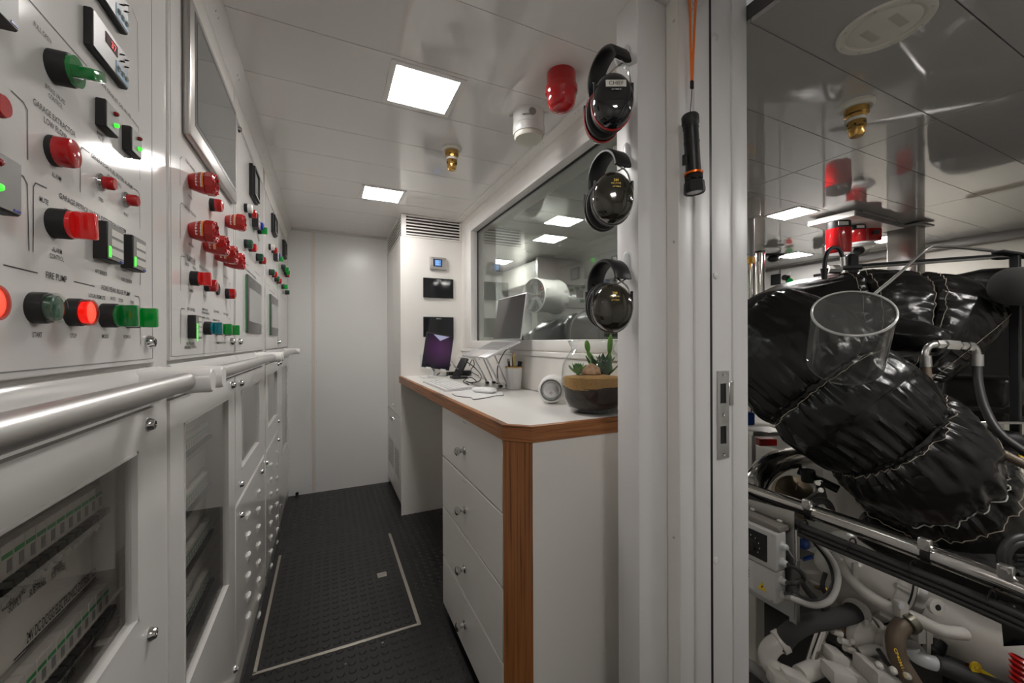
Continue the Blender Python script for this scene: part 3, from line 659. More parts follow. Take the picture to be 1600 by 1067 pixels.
for s, xl, yl, xr, hh in (('FULL OPEN', 52, 36, 79, .0045), ('BYPASS VALVES', 70, 133, 101, .0045), ('CONTROL', 75, 148, 97, .0045), ('GARAGE EXTRACTOR', 51, 157, 117, .0060), ('LOW FLOW', 68, 186, 104, .0060), ('ALARM', 80, 271, 95, .0045),
        ('EXT AVE EXHAUST GAS VALVES', 149, 120, 204, .0050), ('BYPASS', 151, 206, 162, .0042), ('VALVE', 152, 213, 161, .0042), ('VALVE', 194, 248, 201, .004), ('GENERATORS FUEL FILTERS ALARMS', 142, 242, 207, .0052), ('(OPTIONAL)', 167, 274, 189, .0050),
        ('STBD', 153.6, 310, 161, .0045), ('PORT', 193.5, 334, 200, .0045), ('MUTE', 61, 310, 75, .0050), ('GARAGE PETROL VAPOR DETECTION SYSTEM', 92, 305, 196, .0058), ('RESET', 100, 328, 110, .0045), ('ALARM', 81, 389, 96, .0048), ('CONTROL', 77, 399, 99, .0048),
        ('AFT SENSOR', 148, 423, 167, .0048), ('FORE SENSOR', 189, 436, 206, .0048), ('FIRE PUMP', 71, 429, 104, .0066), ('FORE PEAK BILGE PUMP', 158, 449, 203, .0060), ('LOCAL/REMOTE', 138, 461, 164, .0046), ('AUTO', 172, 466, 180, .0044), ('STOP', 185, 469, 192, .0044), ('START', 203, 472, 209, .0044),
        ('START', 50, 523, 65, .0050), ('STOP', 109, 524.5, 119, .0050), ('MODE', 159, 525.5, 169, .0048), ('WORKING', 192, 526, 204, .0048)):
    T(c1, s, xl, yl, xr, hh)
for pts in ([(45, 0), (135, 103)], [(206, 14), (214, 36), (216.4, 174)], [(206, 186), (216, 200), (218, 281)], [(17, 142), (36, 160), (42, 172), (42.7, 249)], [(18, 266), (36, 276), (42, 288), (44.4, 391)], [(125, 300), (125, 236), (127, 230), (139, 239)],
        [(51, 393), (51.6, 292), (55, 286), (72, 294)], [(208, 294), (215, 299), (217.4, 304), (218.3, 357)], [(219, 427), (219, 445)], [(5, 414), (57.6, 426.6)], [(115, 440), (147, 447.6)], [(210, 462.5), (216, 464), (218, 468), (219.5, 538)]):
    rule(c1, pts)

# ---- cabinet 2 : screen, sirens, selectors
a, b = L(284, 213), L(361, 172); y0, y1, z0, z1 = .957, 1.392, 1.502, 1.777
s_ = MB().box((XL, y0, z0), (XL+.014, y1, z1), .004, 2).build('monitor', BEZM, c2, label='large dark touch screen in a silver bezel')
MB().box((XL+.0136, y0+.026, z0+.030), (XL+.0146, y1-.020, z1-.016)).build('screen_bezel', HMIDK, s_, smooth=False)
MB().box((XL+.0144, y0+.040, z0+.040), (XL+.0152, y1-.026, z1-.028)).build('screen', SCREENM, s_, smooth=False)
sb = MB(); sb.lathe([(0, 0), (.0145, 0), (.0165, .004), (.0215, .020), (.0215, .026)], (0, 0, 0), AX, 20)
P_SIREN = sb.lathe([(.0215, .026), (.0235, .028), (.0235, .041), (.019, .0445), (.016, .041), (.015, .034), (0, .034)], (0, 0, 0), AX, 8).mesh('siren_body', REDP, ang=30)
def band(r0, r1, x0, x1, nm, m_, t0=-2.2, t1=.7):
    mb = MB(); n = 14; pr = None
    for k in range(n+1):
        t = t0+(t1-t0)*k/n; c, s = math.cos(t), math.sin(t)
        cur = [mb.bm.verts.new((x0, r0*s*1.01, r0*c*1.01)), mb.bm.verts.new((x1, r1*s*1.01, r1*c*1.01))]
        if pr: mb.bm.faces.new((pr[0], pr[1], cur[1], cur[0]))
        pr = cur
    return mb.mesh(nm, m_)
P_SLAB = band(.0190, .0217, .0125, .0232, 'siren_label', mat('siren_print', (.66, .64, .60), .6, noise_amt=.3, nscale=600))
P_SORG = band(.0217, .0218, .0232, .0262, 'siren_stripe', ORANGEP)
P_SBOLT = proto(MB().lathe([(.0034, 0), (.0034, .003), (.002, .004), (0, .004)], (0, 0, 0), AX, 8), 'siren_bolt', REDL)
def siren(x, y):
    q = L(x, y); o_ = inst('siren', P_SIREN, c2, q); o_.rotation_euler = (PI/8, 0, 0)
    sub('warning_label', P_SLAB, o_, Euler((-PI/8, 0, 0))); sub('orange_stripe', P_SORG, o_, Euler((-PI/8, 0, 0)))
    for k in range(8):
        a_ = k*PI/4+PI/8; b_ = sub('bolt', P_SBOLT, o_, Euler((0, 0, 0))); b_.location = (.0415, .0185*math.sin(a_), .0185*math.cos(a_))
for x, y in ((297, 284), (353, 346), (297, 360), (319, 382), (337, 397), (351, 407)): siren(x, y)
dome(c2, 329, 320, P_DOMER, 1.0, 'square-shouldered red lamp')
selector(c2, 299, 435, P_HR, .1); dome(c2, 321, 446, P_DOMER, .95); inst('blank_plug', P_BLANK, c2, L(339, 452)); dome(c2, 353, 459, P_DOMER, .95)
module(c2, 'ground_fault_module', 293, 492, .045, .0470, .013, GREYPL, [('label_field', .35, .08+.22*k, .022, .008, PAPER) for k in range(4)]+[('lit_bar', .10, .36, .006, .010, GREENLED), ('lit_bar', .10, .60, .006, .024, GREENLED)])
selector(c2, 320, 513, P_HT, .05); selector(c2, 338, 514.5, P_HGL, .05); selector(c2, 352, 516, P_HGL, .05)
lock(c2, 366, 1046); lock(c2, 361, 534); lock(c2, 362.5, 602); lock(c2, 361.5, 176)
for s, xl, yl, xr, hh in (('PUBLIC ADDRESS', 290, 250, 304, .006), ('EMERGENCY TELEGRAPH', 288, 322, 306, .006), ('HORN', 294, 305, 300, .0055), ('FUEL OVERFLOW', 290, 399, 305, .0065), ('PUMP BLOCKED', 292, 405, 305, .0065), ('BRIDGE', 290, 412, 295, .0055), ('ENGINE', 301, 418, 306, .0055), ('DIRTY OIL SLUDGE TANK', 311, 416, 329, .0060),
        ('SUMMER', 295, 453, 302, .0055), ('FILL', 318, 462, 322, .005), ('GAS CONTROL', 292, 482, 305, .006), ('MAIN PANEL', 316, 483, 325, .0055), ('OPERATION MODE', 315, 488, 327, .0055), ('DECK PANEL', 334, 486, 342, .0055), ('PORT PANEL', 349, 490, 357, .0055), ('MAIN   LOCAL', 316, 496, 327, .005), ('MAIN  ON', 333, 500, 343, .005),
        ('NEUTRAL AND', 291, 537, 304, .006), ('GROUNDED CONTROL', 288, 543, 307, .006), ('AMMONIA SYSTEM', 338, 536, 352, .006), ('ENGINE ROOM', 294, 380, 302, .0055), ('CALL', 336, 411, 340, .005), ('TELEPHONE', 349, 431, 356, .0055)):
    T(c2, s, xl, yl, xr, hh)
for pts in ([(281, 290), (281, 248), (284, 245)], [(281.5, 372), (281.5, 320), (284, 317), (287, 321)], [(282, 454), (282, 402), (284, 400), (289, 402)], [(282, 537), (282, 484), (284, 482), (288, 483)], [(357, 443), (359.5, 444), (359.5, 480)], [(357, 498), (359.5, 499), (359.5, 530)]):
    rule(c2, pts, .0014)

# ---- cabinets 3, 4, 5 : meters, lamps, touch panels
def meter(par, xl, yt, yb):
    a = L(xl, yt); hh = a.z-L(xl, yb).z; w = .125; o_ = MB().box((XL, a.y, a.z-hh), (XL+.012, a.y+w, a.z), .002).build('panel_meter', BLACKS, par)
    f = MB(); e = .014; f.box((XL+.012, a.y+.006, a.z-hh+.006), (XL+.0185, a.y+e, a.z-.006)); f.box((XL+.012, a.y+w-e, a.z-hh+.006), (XL+.0185, a.y+w-.006, a.z-.006)); f.box((XL+.012, a.y+e, a.z-e), (XL+.0185, a.y+w-e, a.z-.006)); f.box((XL+.012, a.y+e, a.z-hh+.006), (XL+.0185, a.y+w-e, a.z-hh+e)); f.build('meter_bezel', BLACKS, o_, smooth=False)
    MB().box((XL+.0118, a.y+e, a.z-hh+e), (XL+.0135, a.y+w-e, a.z-e)).build('meter_display', HMIGREY, o_, smooth=False)
    for k in range(4): MB().box((XL+.0183, a.y+.025+.02*k, a.z-hh+.008), (XL+.0192, a.y+.037+.02*k, a.z-hh+.012)).build('key', CREAMP, o_, smooth=False)
def hmi(par, xl, yt, yb, w):
    a = L(xl, yt); z0 = L(xl, yb).z; o_ = MB().box((XL, a.y, z0), (XL+.009, a.y+w, a.z), .003, 2).build('touch_panel', HMIDK, par, label='tall dark-framed touch panel with a grey screen')
    hh = a.z-z0
    MB().box((XL+.0088, a.y+.012, z0+hh*.20), (XL+.0098, a.y+w-.012, z0+hh*.78)).build('screen', HMIGREY, o_, smooth=False)
    MB().box((XL, a.y-.0006, z0+.004), (XL+.003, a.y+.001, a.z-.004)).build('green_seal', GREENPR, o_, smooth=False)
    MB().box((XL+.0088, a.y+.03, a.z-.018), (XL+.0094, a.y+.07, a.z-.014)).build('maker_badge', GREYPL, o_, smooth=False)
meter(c3, 389, 254, 303.6); hmi(c3, 383.3, 428, 520, .30)
meter(c4, 423.3, 332.5, 362.4); hmi(c4, 420.5, 459, 524, .30); meter(c5, 441, 374, 400)
for par, pts, s in ((c3, ((382, 325, P_DOMEW), (389, 334, P_DOMER), (401, 353, P_DOMEB), (403, 360, 'g'), (382, 381, P_DOMEG), (389, 387, P_DOMER), (400.5, 402, P_DOMEG), (405.5, 407, P_DOMER)), 1), (c4, ((420, 386, P_DOMEW), (424.5, 391, P_DOMER), (430, 400, P_DOMEB), (432, 404.5, 'g'), (420.5, 425.5, P_DOMEG), (425, 429, P_DOMER), (429, 436, P_DOMEG), (432.6, 439.5, P_DOMER)), 1),
        (c5, ((439.6, 417, P_DOMEG), (441.8, 421, 'g'), (444, 426, 'g'), (446, 430, P_DOMER), (440, 448, 'g'), (446, 457, P_DOMEG)), 1)):
    for x, y, k in pts:
        if k == 'g': selector(par, x, y, P_HGL, .05)
        else: dome(par, x, y, k, 1.0)
for par, x, y in ((c3, 393.5, 333), (c4, 426.8, 391)):
    module(par, 'selector_module', x, y, .05, .05, .02, GREYPL, [('label_field', .2, .2, .03, .009, PAPER), ('label_field', .2, .55, .03, .009, PAPER)])
for par, x, y in ((c3, 373.5, 534), (c3, 376, 599), (c3, 375.5, 757), (c4, 434, 535), (c5, 436.3, 534.5), (c4, 434.3, 569), (c5, 438, 567), (c4, 434.6, 658), (c4, 434.6, 687), (c3, 376, 805), (c3, 408.5, 737), (c4, 416, 723), (c5, 438, 790), (c3, 372, 202)): lock(par, x, y)
for par, s, xl, yl, xr in ((c3, 'GENERATOR STBD', 389, 241, 396), (c3, 'COMMON POWER', 383, 420, 400), (c4, 'GENERATOR PORT', 423, 322, 428), (c4, 'SHORE POWER', 420, 452, 429), (c3, 'ON', 384, 341, 386), (c3, 'OFF', 389, 349, 392), (c3, 'TRIP', 402, 371, 406), (c5, 'AUX', 441, 366, 445)): T(par, s, xl, yl, xr, .0075)
for par, pts in ((c3, [(382, 411), (388, 415)]), (c3, [(398, 424), (406, 432)]), (c4, [(416, 443), (422, 448)]), (c4, [(427, 452), (432, 458)]), (c5, [(438, 462), (447, 471)])): rule(par, pts, .002)
# scoop vents
sv = MB(); n = 10; rows = []
for i in range(6):
    t = i/5; row = []
    for k in range(9):
        a_ = PI*k/8; w = .0165*math.sin(a_) if False else 0
        row.append((.010*math.sin(PI*k/8)*math.sin(PI*min(1, t*1.0)*.5)*.8, (.0215-.0)*(-math.cos(PI*k/8)), -.010+.021*t))
    rows.append([sv.bm.verts.new(q) for q in row])
for a, b in zip(rows, rows[1:]):
    for k in range(8): sv.bm.faces.new((a[k], a[k+1], b[k+1], b[k]))
sv.bm.faces.new(rows[-1])
P_SCOOP = sv.mesh('vent_scoop', FRAMEM)
def scoops(par, y_, z0, nrow, dz=.0708):
    for k in range(nrow): inst('vent_scoop', P_SCOOP, par, (XL, y_, z0-k*dz), Euler((0, 0, 0)))
q = L(387.5, 807); scoops(c3, q.y, q.z, 6)
q2 = L(403.5, 771); scoops(c3, q2.y, q2.z, 8)
q = L(422.8, 728); scoops(c4, q.y, q.z, 8)
q = L(432.2, 708); scoops(c4, q.y, q.z, 8)

# ---- distribution boards behind the glass
def board(par, y0, y1, z0, z1, rows, pitch, names, title=None):
    MB().box((-.322, y0, z0), (-.318, y1, z1)).build('mounting_plate', PAPER, par, smooth=False)
    xb, xf = -.318, -.299; i = 0
    for rz, n0, n1 in rows:
        yy = n0
        MB().box((xb, n0-.01, rz-.012), (xb+.006, n1+.012, rz+.03), .001).build('din_rail', STEEL, par)
        while yy+pitch < n1+.002:
            bk = MB().box((xb, yy, rz-.02), (xf, yy+pitch-.0012, rz+.026), .0008).build('circuit_breaker', BRK, par)
            MB().box((xf, yy+.001, rz+.012), (xf+.0005, yy+pitch-.002, rz+.0165)).build('maker_mark', GREENPR, bk, smooth=False)
            MB().box((xf, yy+pitch*.45, rz-.004), (xf+.0005, yy+pitch-.003, rz+.009)).build('rating_plate', GREYPR, bk, smooth=False)
            MB().box((xf, yy+.001, rz-.017), (xf+.010, yy+pitch-.002, rz-.008), .001).build('switch_lever', BLACK, bk)
            MB().cyl((xb+.004, yy+pitch*.5, rz-.030), (xb+.018, yy+pitch*.5, rz-.034), .0055, n=8).build('wire_tag', WLENS, bk)
            yy += pitch; i += 1
    for s, yy, z_, hh in names: text(s, (-.3175, yy, z_), (0, 1, 0), (0, 0, 1), hh, len(s)*.0034 if par is c1 else None, PRINT, par)
    if title:
        s, yy, z_, hh = title; text(s, (-.3175, yy, z_), (0, 1, 0), (0, 0, 1), hh, None, PRINT, par)
        MB().box((-.3178, yy-.17, z_-hh*1.1), (-.3174, yy+.17, z_-hh*1.1+.0012)).build('printed_line', PRINT, par, smooth=False)
def I(x, y): return PX(x, y, -.299)
def B(x, y): return PX(x, y, -.318)
ra = I(168, 778); rb = I(170, 936)
board(c1, .26, .80, .50, .975, [(ra.z, .40, ra.y), (rb.z, .40, rb.y), (rb.z-.17, .40, rb.y+.02)], .0182,
      [(n_, B(x_, y_).y, B(x_, y_).z, h_) for n_, x_, y_, h_ in (('HP', 72, 874, .0085), ('SUB PANEL', 75, 880, .0085), ('OWNERS', 88, 886, .0085), ('SUB PANEL', 90, 892, .0085), ('LIGHTING', 40, 894, .0085), ('SUB PANEL', 42, 902, .0085), ('GUEST', 57, 908, .0085), ('SUB PANEL', 58, 917, .0085), ('GLENDINNING', 20, 935, .0085), ('SUPPLY', 22, 944, .0085), ('QBB.4', 133, 922, .0075), ('QBB.3', 108, 949, .0075), ('QBB.2', 80, 978, .0075), ('QBB.1', 47, 1010, .0075), ('STBD GEN', 108, 1048, .008), ('SUPPLY', 110, 1055, .008))])
aa, bb_ = B(40, 998), B(150, 890); zt_ = (aa.z+bb_.z)/2
text('24V DC DC/GG ELECTRONICS DISTRIBUTION', (-.3175, (aa.y+bb_.y)/2, zt_), (0, 1, 0), (0, 0, 1), .0125, bb_.y-aa.y, PRINT, c1)
MB().box((-.3178, aa.y-.02, zt_-.0115), (-.3174, bb_.y+.02, zt_-.0100)).build('printed_line', PRINT, c1, smooth=False)
r1, r2, r3, r4 = I(320, 678), I(322, 755), I(325, 828), I(325, 905)
board(c2, .90, 1.41, .25, .975, [(r1.z, .94, 1.36), (r2.z, .94, 1.37), (r3.z, .94, 1.38), (r4.z, .94, 1.38)], .0182,
      [('BRIDGE', 1.06, r1.z-.07, .008), ('SUPPLY', 1.13, r1.z-.085, .008), ('CREW GALLEY', 1.06, r2.z-.075, .008), ('LAUNDRY', 1.16, r2.z-.085, .008), ('PANTRY', 1.08, r3.z-.08, .008)], ('230V AC DISTRIBUTION', 1.12, r1.z-.125, .009))
board(c3, 1.45, 2.0, .63, .975, [(.90, 1.54, 1.68), (.77, 1.54, 1.70)], .034, [('SHORE SUPPLY', 1.62, .84, .009)])
board(c4, 2.11, 2.58, .63, .975, [(.86, 2.2, 2.36)], .04, [('POWER', 2.28, .80, .009)])

# ---- grab rails
def rail(y0, y1, label, far_cap=True):
    xr, zr = -.19, 1.042; t = thing('grab_rail', (xr, (y0+y1)/2, zr), label, 'handrail', 'grab rails along the switchboard')
    MB().cyl((xr, y0, zr), (xr, y1, zr), .0133, n=28).build('bar', RAILM, t)
    for yy, sg in ((y0, 1), (y1, -1)):
        MB().lathe([(0, 0), (.020, 0), (.0185, .006), (.0185, .084), (.0165, .087), (0, .087)], (XL+.004, yy, zr), (1, 0, 0), 28).build('end_bracket', FRAMEM, t)
rail(-.25, .752, 'nearest steel grab rail on the switchboard, with white end bracket'); rail(.822, 1.78, 'middle grab rail below the large screen'); rail(1.86, 2.93, 'furthest grab rail reaching toward the end wall')

# ================================================================== TALL LOCKER, DESK
YK = 2.573; XF = .432
lk = thing('tall_locker', (.63, 2.9, 0), 'tall white locker with louvred top beside the end wall', 'locker')
k = MB(); k.box((XF+.012, YK+.004, .05), (XW, YB, 1.772)); k.box((XF+.06, YK+.05, 1.772), (XW, YB, ZC)); k.box((XF+.03, YK+.02, 0), (XW, YB, .05)); k.build('carcass', WHITE2, lk, smooth=False)
MB().box((.425, YK, .0), (XW, YK+.004, 1.769)).build('side_panel', WHITE2, lk)
MB().box((XF+.02, YK+.004, 0), (XF+.03, YB, .055)).build('kick_plate', GREYPL, lk)
for i, (a, b) in enumerate(((2.600, 2.909), (2.917, 3.232))):
    dd = MB().box((XF, a, .606), (XF+.012, b, 1.768), .0012).build('upper_door', WHITE2, lk)
    MB().box((XF-.001, a+.10, 1.735), (XF, a+.15, 1.742)).build('name_plate', PAPER, dd, smooth=False)
    yk = 2.912-.03 if i == 0 else 2.916+.03
    MB().cyl((XF, yk, .65), (XF-.006, yk, .65), .007, n=14).build('key_lock', CHROME, dd)
    g0, g1, h0, h1 = (2.69, 2.895, .175, .372) if i == 0 else (2.935, 3.20, .178, .385)
    d = MB(); d.box((XF, a, .06), (XF+.012, g0, .597)); d.box((XF, g1, .06), (XF+.012, b, .597)); d.box((XF, g0, .06), (XF+.012, g1, h0)); d.box((XF, g0, h1), (XF+.012, g1, .597))
    dd = d.build('lower_door', WHITE2, lk, smooth=False)
    MB().box((XF+.003, g0, h0), (XF+.005, g1, h1)).build('grille_back', GAPM, dd, smooth=False)
    for j in range(11):
        z_ = h0+(h1-h0)*(j+.2)/11; MB().box((XF+.0003, g0, z_), (XF+.0018, g1, z_+(h1-h0)/11*.50)).build('grille_slat', WHITE2, dd, smooth=False)
    kb = MB().lathe([(0, 0), (.006, 0), (.0045, .010), (.010, .018), (.010, .024), (0, .027)], (XF, yk, .555), (-1, 0, 0), 18).build('knob', CHROME, dd)
# louvred head on two faces
MB().box((XF, YK, 1.772), (.462, YK+.03, ZC-.001), .001).box((.462, YK, 1.772), (.826, YK+.01, 1.782)).box((.462, YK, 1.903), (.826, YK+.01, ZC-.001)).box((.816, YK, 1.782), (.828, YK+.01, 1.903)).build('louvre_frame', WHITE2, lk, smooth=False)
MB().box((XF, YK+.03, 1.772), (XF+.01, YB, 1.782)).box((XF, YK+.03, 1.903), (XF+.01, YB, ZC-.001)).box((XF, 3.21, 1.782), (XF+.01, YB, 1.903)).build('louvre_frame', WHITE2, lk, smooth=False)
MB().box((.462, YK+.028, 1.78), (.83, YK+.032, 1.905)).box((XF+.005, YK+.03, 1.78), (XF+.008, YB, 1.905)).build('louvre_backing', GAPM, lk, smooth=False)
for j in range(6):
    z_ = 1.788+j*.0195
    MB().prism([(.464, YK+.001, z_), (.464, YK+.018, z_+.006), (.464, YK+.018, z_+.009), (.464, YK+.001, z_+.0085)], (.351, 0, 0)).build('louvre_slat', WHITE2, lk, smooth=False)
    MB().prism([(XF+.001, YK+.032, z_), (XF+.004, YK+.032, z_+.001), (XF+.004, YK+.032, z_+.0085), (XF+.001, YK+.032, z_+.0085)], (0, .60, 0)).build('louvre_slat', WHITE2, lk, smooth=False)
# displays on the locker side
def onside(name, x0, x1, z0, z1, dep, m_, label, cat): 
    t = thing(name, ((x0+x1)/2, YK-.004, z0), label, cat); MB().box((x0, YK-dep, z0), (x1, YK-.0002, z1), .003, 2).build('housing', m_, t); return t
t = onside('climate_panel', .610, .721, 1.573, 1.653, .016, BEZM, 'small silver climate control with a glowing blue screen on the locker', 'control panel')
MB().box((.632, YK-.0168, 1.592), (.690, YK-.0158, 1.640)).build('screen_frame', BLKG, t, smooth=False)
sc = MB().box((.641, YK-.0174, 1.597), (.683, YK-.0166, 1.636)).build('screen', mat('blue_screen', (.03, .08, .25), .3, emit=(.10, .27, .62), es=.55), t, smooth=False)
for kz in range(5): MB().box((.646, YK-.0178, 1.602+kz*.0065), (.668+.008*(kz % 2), YK-.0173, 1.6045+kz*.0065)).build('screen_text', mat('screen_white', (.4, .6, .9), .4, emit=(.4, .6, .9), es=.4), sc, smooth=False)
for (z0, z1, lab) in ((1.388, 1.516, 'upper glossy black engine display on the locker side'), (1.131, 1.263, 'lower glossy black engine display partly behind the tablet')):
    t = onside('engine_display', .567, .768, z0, z1, .012, BLACKS, lab, 'display'); t['group'] = 'engine displays on the locker'
    g = MB().box((.570, YK-.0128, z0+.003), (.765, YK-.0118, z1-.003)).build('glass_front', BLKG, t, smooth=False)
    text('MAN', (.6675, YK-.0128, z1-.012), (1, 0, 0), (0, 0, 1), .007, .030, WLENS, g)
t = thing('wall_socket', (.545, YK, .99), 'pale grey socket plate on the locker behind the tablet', 'socket')
MB().box((.545, YK-.008, .93), (.585, YK-.0002, 1.02), .002).build('plate', LGREY, t); MB().box((.553, YK-.010, .95), (.577, YK-.0075, 1.0), .001).build('rocker', LGREY, t)

# drawer unit
ZD = .883; ZU = .843
dr = thing('drawer_unit', (.62, 1.25, 0), 'white four drawer unit with teak corner post under the desk', 'drawers')
XD = .424
MB().box((XD+.018, .965, .045), (XW-.006, 1.565, .842)).build('carcass', GAPM, dr, smooth=False)
MB().box((XD+.03, .93, 0), (XW-.006, 1.55, .045)).build('kick_plate', RUBBER, dr, smooth=False)
MB().box((.474, .892, .0), (XW-.006, .910, .842), .001).build('end_panel', WHITE2, dr)
MB().prism([(.4165, .949, .0), (.4735, .8925, .0), (.52, .935, .0), (.463, .985, .0)], (0, 0, .8415)).build('corner_post', TEAKV, dr)
MB().box((XD+.018, 1.565, .0), (XW-.006, 1.577, .842), .001).build('inner_panel', WHITE2, dr)
for z0, z1, kz, nm in ((.642, .838, .73, 'STATIONERY'), (.441, .637, .529, 'MANUALS'), (.240, .436, .327, 'SPARES'), (.046, .235, .137, 'TOOLS')):
    d = MB().box((XD, .972, z0), (XD+.018, 1.577, z1), .0016).build('drawer_front', WHITE2, dr)
    MB().lathe([(0, 0), (.014, 0), (.014, .003), (.007, .006), (.0065, .014), (.0135, .022), (.0145, .029), (.010, .033), (0, .034)], (XD, 1.292, kz), (-1, 0, 0), 22).build('knob', CHROME, d)
    MB().box((XD-.0006, 1.272, z1-.016), (XD, 1.312, z1-.009)).build('label_strip', LGREY, d, smooth=False)
# worktop with teak edging
ds = thing('worktop', (.62, 1.7, ZD), 'white desk worktop with teak edge and cut corner', 'worktop')
poly = [(.432, .954, ZU), (.476, .909, ZU), (XW-.005, .909, ZU), (XW-.005, YK-.001, ZU), (.432, YK-.001, ZU)]
MB().prism([(x, y, ZU+.002) for x, y, z in poly], (0, 0, ZD-ZU-.002)).build('top_panel', mat('desk_white', (.76, .745, .715), .3), ds, smooth=False)
for q in ([(.414, .947), (.432, .954), (.432, YK-.001), (.414, YK-.001)], [(.414, .947), (.471, .890), (.476, .909), (.432, .954)], [(.471, .890), (XW-.005, .890), (XW-.005, .909), (.476, .909)]):
    MB().prism([(x, y, ZU) for x, y in q], (0, 0, ZD-ZU+.0004)).build('teak_edge', TEAKH, ds)
# cable duct at the end of the wall plane (rear upstand)
# ================================================================== THINGS ON THE DESK
def on(x, y): return PZ(x, y, ZD)
# tablet on its stand
tb = thing('tablet_stand', (.62, 2.40, ZD), 'white tablet stand at the locker end of the desk', 'stand')
MB().box((.52, 2.36, ZD), (.72, 2.50, ZD+.006), .003, 2).build('base_plate', PCUP, tb)
MB().tube([(.61, 2.47, ZD+.006), (.61, 2.455, ZD+.06), (.615, 2.415, ZD+.13)], .010, 12).build('stem', PCUP, tb)
u = V((.169, 0, .0)).normalized(); c0 = V((.6125, 2.375, 1.041)); upv = V((.175, .10, 1.0)); upv = (upv-u*0).normalized(); nn = u.cross(upv).normalized()*-1; u = upv.cross(nn)*-1
tc_ = c0; n_t = u.cross(upv).normalized()
if n_t.y > 0: n_t = -n_t
for s in (-.045, .045): MB().obox(c0-upv*.108+u*s+n_t*.006, u, upv, n_t, .03, .012, .02, .002).build('support_lip', PCUP, tb)
MB().obox(c0-n_t*.012, u, upv, n_t, .05, .12, .008, .002).build('back_plate', PCUP, tb)
tab = thing('tablet', c0-upv*.105, 'tablet with a purple screen standing on the desk', 'tablet')
MB().obox(c0, u, upv, n_t, .172, .212, .008, .0035, 2).build('case', BLACK, tab)
PURP = bpy.data.materials.new('purple_wallpaper'); PURP.use_nodes = True; nt = PURP.node_tree; b_ = nt.nodes['Principled BSDF']
tcn = nt.nodes.new('ShaderNodeTexCoord'); mpn = nt.nodes.new('ShaderNodeMapping'); gr = nt.nodes.new('ShaderNodeTexGradient'); gr.gradient_type = 'SPHERICAL'
mpn.inputs['Location'].default_value = (-.25, 0, -1.0); mpn.inputs['Scale'].default_value = (8, 8, 8.5)
rp = nt.nodes.new('ShaderNodeValToRGB'); rp.color_ramp.elements[0].color = (.012, .010, .018, 1); rp.color_ramp.elements[1].color = (.10, .035, .12, 1)
nt.links.new(tcn.outputs['Object'], mpn.inputs[0]); nt.links.new(mpn.outputs[0], gr.inputs[0]); nt.links.new(gr.outputs[0], rp.inputs[0]); nt.links.new(rp.outputs[0], b_.inputs['Base Color'])
nt.links.new(rp.outputs[0], b_.inputs['Emission Color']); b_.inputs['Emission Strength'].default_value = .10; b_.inputs['Roughness'].default_value = .08
scn = MB().obox(c0+n_t*.0045, u, upv, n_t, .160, .200, .0012).build('screen', PURP, tab, smooth=False)
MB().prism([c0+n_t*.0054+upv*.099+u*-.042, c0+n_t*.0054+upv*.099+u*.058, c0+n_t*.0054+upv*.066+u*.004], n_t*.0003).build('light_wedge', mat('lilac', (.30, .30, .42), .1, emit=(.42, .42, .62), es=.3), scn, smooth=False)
# keyboard
kb = thing('keyboard', (.55, 1.93, ZD), 'slim silver full-size keyboard with white keys', 'keyboard')
ka, kd, kc = on(660, 597.5), on(697, 613), on(735, 606); ky = (kd-ka).normalized(); ky.z = 0; ky.normalize(); kx = V((-ky.y, ky.x, 0)); 
if kx.x < 0: kx = -kx
kl, kw = .44, .122; kcen = (ka+kd)/2+kx*kw/2
mb = MB().prism([kcen-kx*kw/2-ky*kl/2+V((0, 0, .0)), kcen-kx*kw/2-ky*kl/2+V((0, 0, .005)), kcen+kx*kw/2-ky*kl/2+V((0, 0, .014)), kcen+kx*kw/2-ky*kl/2], ky*kl); mb.build('base', SILVER, kb)
mb = MB(); tilt = V((0, 0, .009/kw))
for r_ in range(6):
    for q in range(21):
        if q in (14, 18) and r_ > 0: continue
        if r_ == 0 and 4 <= q <= 8: continue
        cc = kcen+kx*(-kw/2+.012+.0194*r_)+ky*(-kl/2+.014+(kl-.028)*(20-q)/20); hh = .005+.009*((cc-kcen).dot(kx)+kw/2)/kw
        mb.obox(cc+V((0, 0, hh+.0013)), kx, ky, V((0, 0, 1)), .0165, .0172, .003)
o = mb.build('keys', KEYM, kb, smooth=False)
cc = kcen+kx*(-kw/2+.012)+ky*(kl/2-.014-(kl-.028)*6/20); MB().obox(cc+V((0, 0, .0072)), kx, ky, V((0, 0, 1)), .0165, .104, .003, .0008).build('space_bar', KEYM, kb)
# mouse and mat
mm_ = thing('mouse_mat', (.57, 1.57, ZD), 'thin white cloud-shaped mouse mat with a black edge', 'mouse mat')
P1, P2, P3, P4 = on(706, 616), on(740, 625), on(787, 618), on(757, 606)
ring = [P1, P1.lerp(P2, .35)+V((-.012, -.012, 0)), P1.lerp(P2, .75)+V((.012, 0, 0)), P2, P2.lerp(P3, .4)+V((-.01, -.01, 0)), P2.lerp(P3, .7)+V((.008, .01, 0)), P3, P3.lerp(P4, .5)+V((.03, 0, 0)), P4, P4.lerp(P1, .5)+V((.012, .03, 0))]
rs = spline(ring+[ring[0], ring[1]], 56)[:50]
cen = sum((p for p in rs), V((0, 0, 0)))/len(rs)
MB().prism([V((p.x, p.y, ZD+.0002)) for p in rs], (0, 0, .0022)).build('black_base', BLACK, mm_)
MB().prism([V((cen.x+(p.x-cen.x)*.985, cen.y+(p.y-cen.y)*.985, ZD+.0024)) for p in rs], (0, 0, .0012)).build('white_surface', mat('mat_white', (.74, .74, .73), .5), mm_)
mo = thing('computer_mouse', on(757, 614.5)+V((0, 0, .0036)), 'low white and silver computer mouse on the mat', 'mouse')
